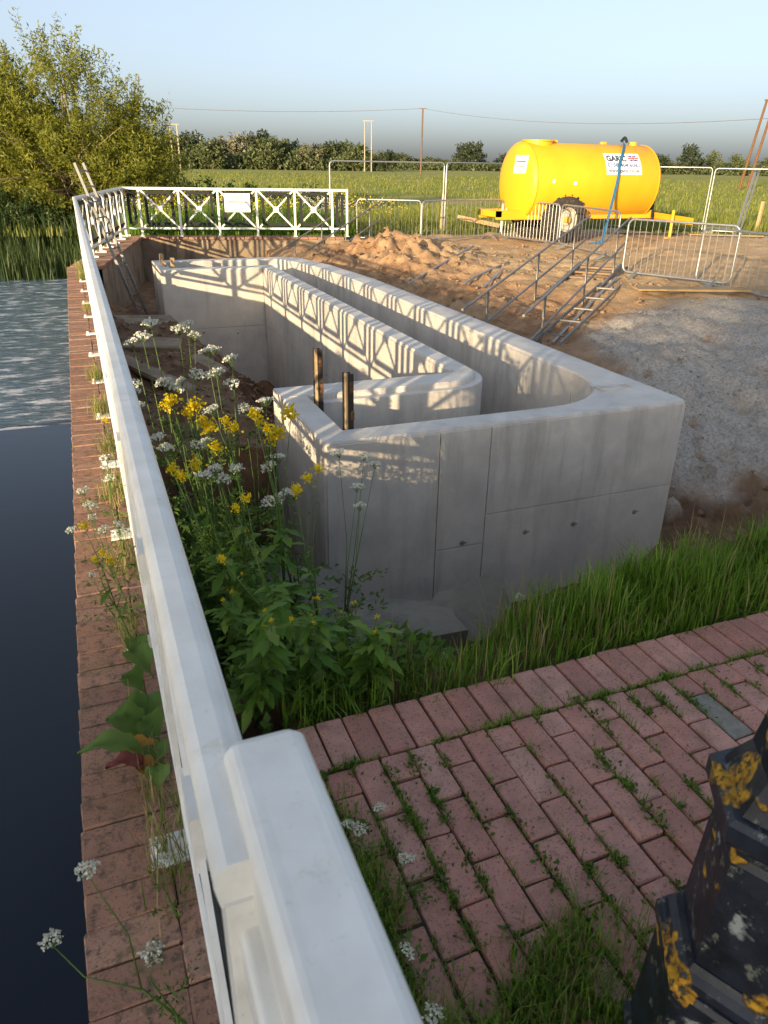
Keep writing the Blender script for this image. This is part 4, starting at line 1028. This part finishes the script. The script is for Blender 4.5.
# ------------------------------------------------------------------ grass, reeds, meadow
P = scatter(26000, 1.45, 5.0, 1.91, 2.7, lambda x, y, g: y < 2.30 + .12 * fbm(x, y, 1.5) and random.random() < .12 + .88 * sstep(1.5, 2.0, x + .2 * fbm(x, y, 3)) and random.random() < .35 + .65 * sstep(1.9, 2.15, y))
bladeobj('bank_grass', P, .185, .0034, 'grass_blade', None, .75, 'stuff')
P = scatter(5200, .42, 3.2, 1.80, 2.5, lambda x, y, g: (x < 1.9 or y < 1.95) and random.random() < sstep(1.80, 1.93, y + .06 * fbm(x, y, 4)))
bladeobj('verge_grass', P, .14, .0035, 'grass_blade', None, .8, 'stuff')
P = np.concatenate([scatter(220, .75, 1.85, 1.9, 2.3), scatter(260, 1.7, 4, 1.9, 2.4)])
bladeobj('dry_stalks', P, .24, .0026, 'dry_grass', None, .35, 'stuff')
P = scatter(26000, 6.0, 24, 20.3, 30, lambda x, y, g: g[1] > .5 or (y > 20.3 and x < 7))
bladeobj('meadow_edge_grass', P, .34, .012, 'field_grass', None, .6, 'stuff')
P = []
for _ in range(60000):
    d = 24 * (150 / 24) ** random.random(); a = random.uniform(-.12, 1.06); x, y = d * math.sin(a), d * math.cos(a)
    if y > 24 and fbm(x, y, .08) > -.35: P.append((x, y, zfield(x, y) - .03))
P = np.array(P); Vv, Ff = blades(P, .26, .014); dd = np.repeat(np.linalg.norm(P[:, :2], axis=1), 6)
ctr = np.repeat(P, 6, 0); Vv[:, :2] = ctr[:, :2] + (Vv[:, :2] - ctr[:, :2]) * ((dd / 24) ** .75)[:, None]
rr = rng.random(len(P)); struct(link('meadow_grass', fast_mesh('meadow_grass', Vv, Ff, 'field_grass', np.concatenate([rr, rr]))), 'stuff')
P = scatter(16000, 1.2, 7.0, 19.6, 27, lambda x, y, g: y > 20.4 - .235 * (x - 1.15))
bladeobj('grass_behind_railing', P, .62, .014, 'grass_blade', None, .6, 'stuff')
P = []
for _ in range(600):
    x, y = random.uniform(1.5, 9.0), random.uniform(20.8, 27); P.append((x, y, gz(x, y) + random.uniform(.6, 1.0)))
P = np.array(P); sel = fbm_ = np.array([fbm(a, b, .5) for a, b, c in P])
cl = np.repeat(P, 9, 0) + rng.normal(size=(len(P) * 9, 3)) * .05; sl_ = np.repeat(sel, 9)
leafobj('meadow_white_flowers', cl[sl_ > .08], .035, 'white_petal', None, .8, 0, 'stuff')
leafobj('meadow_yellow_flowers', cl[sl_ < -.02], .04, 'yellow_petal', None, .8, 0, 'stuff')
P = []
for _ in range(5200):
    x, y = random.uniform(-6, 1.0), random.uniform(21.5, 25.3); P.append((x, y, max(-1.2, gz(x, y) - .05)))
P = [p for p in P if fbm(p[0], p[1], .8) > -.25]
bladeobj('bank_reeds', np.array(P), .75, .014, 'reed', None, .35, 'stuff')
P = scatter(9000, -7, 3.5, 24.5, 30)
bladeobj('bank_nettles', P, .7, .03, 'reed', None, .5, 'stuff')
# weeds in the paving joints and the overgrown corner
P = []; Q = []
for _ in range(620):
    x = .42 + .094 * random.randint(0, 24) + .047; y = random.uniform(.4, 1.66)
    if fbm(x, y, 2.2, 3, 3.) < -.05 and random.random() < .7: continue
    n = random.randint(5, 26); sp = random.uniform(.006, .02)
    for _ in range(n): (P if random.random() < .6 else Q).append((x + random.gauss(0, sp * .6), y + random.gauss(0, sp * 2.0), -.012))
    if random.random() < .5:
        for _ in range(n): Q.append((x + random.gauss(0, sp), y + random.gauss(0, sp * 1.5), -.004 + random.random() * .01))
for _ in range(110):
    x = random.uniform(.45, 2.5); y = 1.645
    for _ in range(random.randint(5, 22)): (P if random.random() < .5 else Q).append((x + random.gauss(0, .025), y + random.gauss(0, .006), -.012))
bladeobj('joint_grass', np.array(P), .038, .0016, 'grass_blade', None, .9, 'stuff')
leafobj('joint_weeds', np.array(Q), .017, 'weed_leaf', None, .55, .5, 'stuff')
P = []; Q = []
while len(P) < 12000:
    x, y = random.uniform(.28, 1.15), random.uniform(.3, 1.6)
    d = max(1.0 * sstep(1.02, .72, y) * sstep(1.12, .8, x), .75 * sstep(.56, .42, x) * sstep(1.65, 1.3, y)) * (.62 + 1.1 * fbm(x, y, 5))
    if random.random() < d: P.append((x, y, -.02)); 
    if random.random() < d * .22: Q.append((x, y, random.uniform(-.015, .012)))
bladeobj('foreground_grass', np.array(P), .085, .0015, 'grass_blade', None, .85, 'stuff')
bladeobj('foreground_dry_grass', np.array(P[::4]), .085, .0013, 'dry_grass', None, .8, 'stuff')
leafobj('foreground_weeds', np.array(Q), .03, 'weed_leaf', None, .5, .6, 'stuff')
P = []
for yc, n in ((1.42, 60), (1.55, 50), (1.85, 70), (2.6, 60), (3.2, 80), (4.0, 90), (4.8, 90), (5.6, 140), (6.6, 110), (10, 60), (12.8, 150), (13.6, 200), (14.1, 200)):
    for _ in range(n): P.append((random.gauss(-.01, .035), yc + random.gauss(0, .10), 0))
bladeobj('coping_grass', np.array(P), .13, .002, 'dry_grass', None, .8, 'stuff')
bladeobj('coping_green_grass', np.array(P[::2]), .12, .002, 'grass_blade', None, .8, 'stuff')

# ------------------------------------------------------------------ flowering plants
def umbel_mesh(rad, nray, mat, per=9, fl=.010):
    P = []; st = MB()
    for i in range(nray):
        a = i * 2.39996; r = rad * math.sqrt((i + .5) / nray); e = Vector((r * math.cos(a), r * math.sin(a), rad * (.75 - .35 * (r / rad) ** 2) + random.uniform(-.004, .004)))
        for _ in range(per): P.append((e.x + random.gauss(0, rad * .11), e.y + random.gauss(0, rad * .11), e.z + abs(random.gauss(0, rad * .06))))
    return np.array(P), fl
def head_proto(kind):
    if kind == 'w': P, fl = umbel_mesh(.034, 13, 'white_petal', 11, .0095)
    else:
        P = np.array([(random.gauss(0, .014), random.gauss(0, .014), random.gauss(.012, .013)) for _ in range(110)]); fl = .0135
    V, F = leaves(P, fl, .85, .4, fold=.1); return fast_mesh('flower_head', V, F, 'white_petal' if kind == 'w' else 'yellow_petal', rng.random(len(F)))
HEAD = {'w': [head_proto('w') for _ in range(4)], 'y': [head_proto('y') for _ in range(4)]}
def ray_mesh(rad=.034):
    mb = MB()
    for i in range(11):
        a = i * 2.39996; r = rad * math.sqrt((i + .5) / 11); mb.tube([(0, 0, -.012), (r * math.cos(a), r * math.sin(a), rad * .62)], .0009, 3, False)
    return mb.mesh('flower_rays', 'stem_green')
RAYS = ray_mesh()
def plant(name, label, root, heads, kind, leafmat_, nleaf, leafsize, sc_=1.0, stem=.0035, group=None, leafz=(.05, .7), spread=.16, aspect=.27):
    root = Vector(root); t_ = thing(name, label, 'plant', root, 0, group)
    mb = MB(); LP = []; LD = []
    fork = root + (sum((h for h in heads), Vector()) / len(heads) - root) * .42 + Vector((random.uniform(-.03, .03), random.uniform(-.03, .03), 0))
    mb.tube([root - Vector((0, 0, .05)), root.lerp(fork, .5) + Vector((random.uniform(-.02, .02), 0, 0)), fork], [stem * 1.5, stem * 1.3, stem], 6)
    for h in heads:
        mid = fork.lerp(h, .55) + Vector((random.uniform(-.03, .03), random.uniform(-.03, .03), -.02)); mb.tube([fork, mid, h], [stem * .8, stem * .6, stem * .35], 5)
        if kind == 'y':
            for k in range(9): LP.append(mid.lerp(h, random.random())); LD.append((random.gauss(0, 1), random.gauss(0, 1), .8))
    mb.build('stem', 'stem_green', t_, smooth=True)
    Hz = max(h.z for h in heads) - root.z
    P = []; D = []
    for _ in range(nleaf):
        f = random.uniform(*leafz); p = root + (fork - root) * min(1, f * 1.4) ; h = random.choice(heads)
        if f > .45: p = fork.lerp(h, (f - .45) * 1.1)
        a = random.uniform(0, 6.283); P.append((p.x, p.y, root.z + Hz * f * .9)); D.append((math.cos(a), math.sin(a), random.uniform(-.25, .7)))
    P = np.array(P); D = np.array(D)
    if kind == 'w':      # ferny leaves: many small leaflets on each frond
        PP = []; DD = []
        for p, d in zip(P, D):
            for k in range(16):
                s = random.random(); PP.append(p + unit(d) * leafsize * s * 1.6 + rng.normal(size=3) * leafsize * .16 * (1.1 - s)); DD.append(unit(d) + rng.normal(size=3) * .7)
        leafobj('foliage', np.array(PP) - np.array(root), leafsize * .26, leafmat_, t_, .4, 0, dirs=np.array(DD))
    else:
        n = len(P); dirs = unit(D); s = unit(np.cross(dirs, np.array([0, 0, 1.]))); nn = np.cross(s, dirs); L = (leafsize * rng.uniform(.45, 1.25, n))
        V = []; F = []; o = 0
        prof = [(0, .05), (.12, .16), (.25, .12), (.38, .28), (.5, .2), (.66, .36), (.85, .2), (1.0, .01)]
        for i in range(n):
            for (t0, w0) in prof:
                c0 = P[i] + dirs[i] * L[i] * t0 - np.array([0, 0, L[i] * .35 * t0 * t0]); ww = w0 * L[i] * aspect * 1.6
                V += [c0 - s[i] * ww + nn[i] * ww * .3, c0, c0 + s[i] * ww + nn[i] * ww * .3]
            for k in range(len(prof) - 1):
                b = o + k * 3; F += [(b, b + 1, b + 4, b + 3), (b + 1, b + 2, b + 5, b + 4)]
            o += len(prof) * 3
        V = np.array(V) - np.array(root); F = np.array(F); r = np.repeat(rng.random(n), 2 * (len(prof) - 1))
        link('foliage', fast_mesh('foliage', V, F, leafmat_, r, True), t_)
    if LP: struct(leafobj('buds', np.array([tuple(p - root) for p in LP]), .022, 'stem_green', t_, .3, .3, dirs=np.array(LD)), 'stuff')
    for h in heads:
        o = link('flower_head', random.choice(HEAD[kind]), t_, loc=h - root); s = sc_ * random.uniform(.8, 1.25); o.scale = (s, s, s); o.rotation_euler = (random.uniform(-.4, .4), random.uniform(-.4, .4), random.uniform(0, 6))
        if kind == 'w': g = link('rays', RAYS, o)
    return t_
def hd(lst, y): return [aty(u, v, y + random.uniform(-.08, .08)) for u, v in lst]
GW, GY = 'white-flowered plants behind the long railing', 'yellow-flowered plants behind the long railing'
def groot(x, y): return (x, y, gz(x, y) - .02)
plant('cow_parsley', 'tall cow parsley, leftmost white heads against the dirt', groot(.42, 4.3), hd([(143, 340), (151, 327), (133, 345)], 4.3), 'w', 'weed_leaf', 28, .16, 1.3, .005, GW)
plant('cow_parsley', 'tallest cow parsley with two white heads high on the dirt', groot(.55, 4.4), hd([(179, 333), (188, 329), (195, 338)], 4.4), 'w', 'weed_leaf', 28, .16, 1.3, .005, GW)
plant('cow_parsley', 'cow parsley with four white heads left of the guide posts', groot(.72, 4.3), hd([(207, 355), (232, 362), (218, 377), (233, 387), (213, 352)], 4.3), 'w', 'weed_leaf', 32, .16, 1.3, .005, GW)
plant('cow_parsley', 'cow parsley with grey-white heads just above the yellow flowers', groot(.5, 3.7), hd([(166, 387), (182, 384), (199, 379), (174, 393)], 3.7), 'w', 'weed_leaf', 36, .15, 1.15, .004, GW)
plant('cow_parsley', 'cow parsley close to the railing, beside the highest rail flowers', groot(.38, 3.6), hd([(136, 397), (140, 410), (133, 388)], 3.6), 'w', 'weed_leaf', 36, .14, 1.1, .004, GW)
plant('cow_parsley', 'cow parsley among the yellow flowers in front of the left concrete corner', groot(.75, 3.6), hd([(213, 414), (244, 410), (266, 405), (255, 414)], 3.6), 'w', 'weed_leaf', 40, .15, 1.1, .004, GW)
plant('cow_parsley', 'cow parsley with low white heads near the middle of the railing', groot(.5, 3.2), hd([(158, 441), (198, 449), (165, 452), (207, 444)], 3.2), 'w', 'weed_leaf', 48, .14, 1.0, .004, GW)
plant('cow_parsley', 'cow parsley with white heads below the yellow flowers', groot(.62, 3.0), hd([(215, 474), (237, 472), (222, 482), (204, 480)], 3.0), 'w', 'weed_leaf', 48, .14, 1.0, .004, GW)
plant('cow_parsley', 'cow parsley against the left face of the concrete corner', groot(.85, 3.2), hd([(279, 461), (270, 470), (279, 501), (288, 497), (270, 505)], 3.2), 'w', 'weed_leaf', 44, .14, 1.0, .004, GW)
plant('cow_parsley', 'slender cow parsley with white heads in front of the front concrete wall', groot(.82, 2.7), hd([(339, 456), (364, 459), (375, 467), (357, 490), (360, 509)], 2.75), 'w', 'weed_leaf', 24, .12, .8, .0032, GW)
plant('mustard_plant', 'yellow-flowered plant nearest the railing', groot(.46, 3.3), hd([(166, 408), (195, 408), (172, 404), (188, 414)], 3.4), 'y', 'mustard_leaf', 52, .13, 1.00, .005, GY)
plant('mustard_plant', 'yellow-flowered plant in the middle of the flower clump', groot(.6, 3.1), hd([(208, 430), (226, 423), (217, 450), (204, 424), (232, 430)], 3.15), 'y', 'mustard_leaf', 56, .13, 0.96, .005, GY)
plant('mustard_plant', 'brightest yellow-flowered plant in front of the left concrete corner', groot(.72, 2.9), hd([(260, 423), (277, 436), (268, 430), (255, 416), (291, 416), (272, 440)], 3.0), 'y', 'mustard_leaf', 60, .13, 1.04, .005, GY)
plant('mustard_plant', 'yellow-green budding plant beside the lower railing', groot(.5, 2.7), hd([(173, 472), (195, 467), (181, 478)], 2.8), 'y', 'mustard_leaf', 68, .13, 0.80, .005, GY)
plant('mustard_plant', 'leafy budding plant with one yellow head before the front wall', groot(.76, 2.55), hd([(307, 480), (318, 470), (296, 492)], 2.65), 'y', 'mustard_leaf', 50, .11, .7, .004, GY)
plant('mustard_plant', 'leafy plant with a small yellow-green head low in the clump', groot(.6, 2.35), hd([(235, 509), (222, 560), (246, 500)], 2.45), 'y', 'mustard_leaf', 90, .12, .6, .005, GY)
for lab, x, y, hh, n in (('broad-leaved weed at the paving corner behind the railing', .52, 2.05, .42, 44), ('broad-leaved weed in the shade left of the broken slabs', .66, 2.45, .6, 50), ('leafy weed low beside the paving edge', .78, 2.02, .28, 40), ('leafy weed behind the railing between the flower clumps', .48, 2.9, .6, 44), ('leafy weed in front of the left concrete corner', .85, 2.75, .5, 40), ('tall leafy weed under the middle yellow flowers', .55, 3.3, .75, 60), ('tall leafy weed under the brightest yellow flowers', .75, 3.1, .72, 60), ('tall leafy weed left of the concrete corner foot', .7, 3.6, .72, 56), ('tall leafy weed behind the lower yellow buds', .5, 2.75, .7, 60), ('tall leafy weed nearest the broken slabs', .8, 2.45, .55, 56), ('leafy weed pressed against the railing at the paving corner', .34, 2.05, .45, 44), ('leafy weed pressed against the railing below the flowers', .35, 2.5, .55, 44), ('leafy weed hugging the railing under the flower heads', .36, 3.1, .5, 40)):
    r0 = Vector(groot(x, y)); plant('leafy_weed', lab, r0, [r0 + Vector((random.uniform(-.08, .08), random.uniform(-.08, .08), hh * random.uniform(.8, 1))) for _ in range(3)], 'y', 'mustard_leaf', n * 2, .105, .25, .004, 'leafy weeds behind the railing', (.02, 1.0))
P = scatter(5200, .28, 1.05, 1.93, 5.2, lambda x, y, g: random.random() < 1.0); P[:, 2] += rng.random(len(P)) * .16
leafobj('ground_cover', P, .055, 'weed_leaf', None, .55, .6, 'stuff')
# on the river side of the railing
GC = 'flowers growing out of the coping on the river side'
def croot(y): return (.0, y, -.01)
plant('cow_parsley', 'small cow parsley on the coping with heads half way along the railing', croot(3.5), hd([(107, 461), (111, 481), (105, 470)], 3.4), 'w', 'weed_leaf', 10, .08, .75, .0028, GC)
plant('cow_parsley', 'cow parsley leaning out over the water from the coping', croot(2.75), hd([(84, 494), (90, 508), (92, 519), (72, 533), (105, 532), (118, 527)], 2.8), 'w', 'weed_leaf', 10, .08, .62, .0028, GC)
plant('cow_parsley', 'single small white head low over the coping bricks', croot(2.55), hd([(92, 576)], 2.5), 'w', 'weed_leaf', 6, .07, .6, .0025, GC)
plant('mustard_plant', 'yellow-green bud stems leaning over the coping', croot(2.5), hd([(84, 527), (103, 554), (110, 562), (95, 560)], 2.55), 'y', 'mustard_leaf', 8, .08, .45, .003, GC)
plant('mustard_plant', 'single bright yellow flower beside the rail above the coping', croot(4.1), hd([(106, 421)], 4.1), 'y', 'mustard_leaf', 6, .09, .65, .003, GC)
plant('cow_parsley', 'cow parsley with white heads at the bottom left corner over the water', croot(1.05), hd([(88, 876), (52, 945)], 1.12), 'w', 'weed_leaf', 5, .05, .62, .0028, GC)
plant('cow_parsley', 'cow parsley head in front of the lowest coping bricks', croot(1.02), hd([(153, 956)], 1.08), 'w', 'weed_leaf', 4, .05, .62, .0025, GC)
plant('cow_parsley', 'grey-white flower head beside the steel base plate on the coping', croot(1.3), hd([(165, 863)], 1.3), 'w', 'weed_leaf', 4, .05, .55, .0025, GC)
# small heads in the foreground paving
GF = 'small white flowers at the foot of the thick rail'
for lab, lst, y in (('small white flower heads beside the thick rail, upper pair', [(359, 832), (380, 810), (348, 828)], 1.32), ('small white flower head in the weeds, middle of the paving edge', [(407, 862)], 1.2), ('small white flower head low beside the thick rail', [(405, 954)], .98), ('small white flower head at the bottom beside the thick rail', [(432, 1018)], .86)):
    h = hd(lst, y); r0 = h[0].copy(); r0.x += .02; r0.z = -.02; plant('white_flower', lab, r0, h, 'w', 'weed_leaf', 10, .05, .55, .002, GF)
# dandelion clocks on the bank
clock = None
for lab, (u, v) in (('dandelion clock highest in the bank grass', (553, 602)), ('dandelion clock low at the paving edge', (447, 655)), ('dandelion clock left of the grass clump', (520, 598))):
    p = aty(u, v, 2.25); t_ = thing('dandelion_clock', lab, 'flower', (p.x, p.y, gz(p.x, p.y)), 0, 'dandelion clocks on the verge')
    MB().tube([(p.x, p.y, gz(p.x, p.y) - .02), (p.x + .01, p.y, p.z - .1), p], .002, 5).build('stalk', 'stem_green', t_)
    d = unit(rng.normal(size=(170, 3))); leafobj('seed_head', np.array(p - Vector(t_.location)) + d * .006, .017, 'white_petal', t_, .22, dirs=d)
# big-leaved dock on the coping, each leaf its own part
t_ = thing('dock_plant', 'broad-leaved dock plant with a yellowing leaf growing from the coping', 'plant', (.0, 1.85, 0))
def big_leaf(tip_uv, y, L, wd, mat, z0=.0, base=(0.01, 1.85), label=None):
    b = Vector((base[0] + random.uniform(-.02, .02), y + random.uniform(-.03, .03), .02)); tp = atz(*tip_uv, random.uniform(.03, .09)); d = tp - b; s = Vector((-d.y, d.x, 0)).normalized(); V = []; F = []; n = 9
    for i in range(n + 1):
        f = i / n; c = b + d * f + Vector((0, 0, .28 * d.length * math.sin(math.pi * min(1, f * .95)))); w0 = wd * (math.sin(math.pi * max(0, (f - .12) / .88) ** .75) if f > .12 else .06) * (1 + .10 * math.sin(i * 2.6)) + .003
        for k in (-1, -.5, 0, .5, 1): V.append(c + s * w0 * k * .5 + Vector((0, 0, abs(k) * w0 * .22 + .006 * math.sin(i * 1.9 + k * 3))))
    F = [(i * 5 + k, i * 5 + k + 1, i * 5 + k + 6, i * 5 + k + 5) for i in range(n) for k in range(4)]
    V = np.array([tuple(v - Vector(t_.location)) for v in V]); o = link('leaf', fast_mesh('leaf', V, np.array(F), mat, np.full(len(F), random.random()), True), t_)
    if label: o['label'] = label
for uv, y, wd, mt in (((118, 712), 2.0, .13, 'dock_leaf'), ((126, 655), 2.25, .10, 'dock_leaf'), ((122, 678), 2.2, .10, 'dock_leaf'), ((142, 720), 1.9, .11, 'dock_leaf'), ((106, 722), 1.9, .12, 'dock_leaf'), ((78, 757), 1.82, .085, 'dock_leaf'), ((150, 745), 1.8, .09, 'dock_leaf'), ((140, 700), 2.0, .10, 'dock_leaf'), ((135, 640), 2.35, .08, 'dock_leaf'), ((158, 765), 1.7, .07, 'dock_leaf')): big_leaf(uv, y, .15, wd, mt)
big_leaf((118, 752), 1.80, .1, .07, 'dead_leaf', label='yellowed dying leaf'); big_leaf((106, 770), 1.76, .1, .06, 'red_leaf', label='reddish withered leaf'); big_leaf((132, 765), 1.74, .1, .06, 'dead_leaf', label='orange withered leaf')

for o in ROOTS:
    if '_o' in o: del o['_o']
for o in COL.objects:
    if '_o' in o: del o['_o']
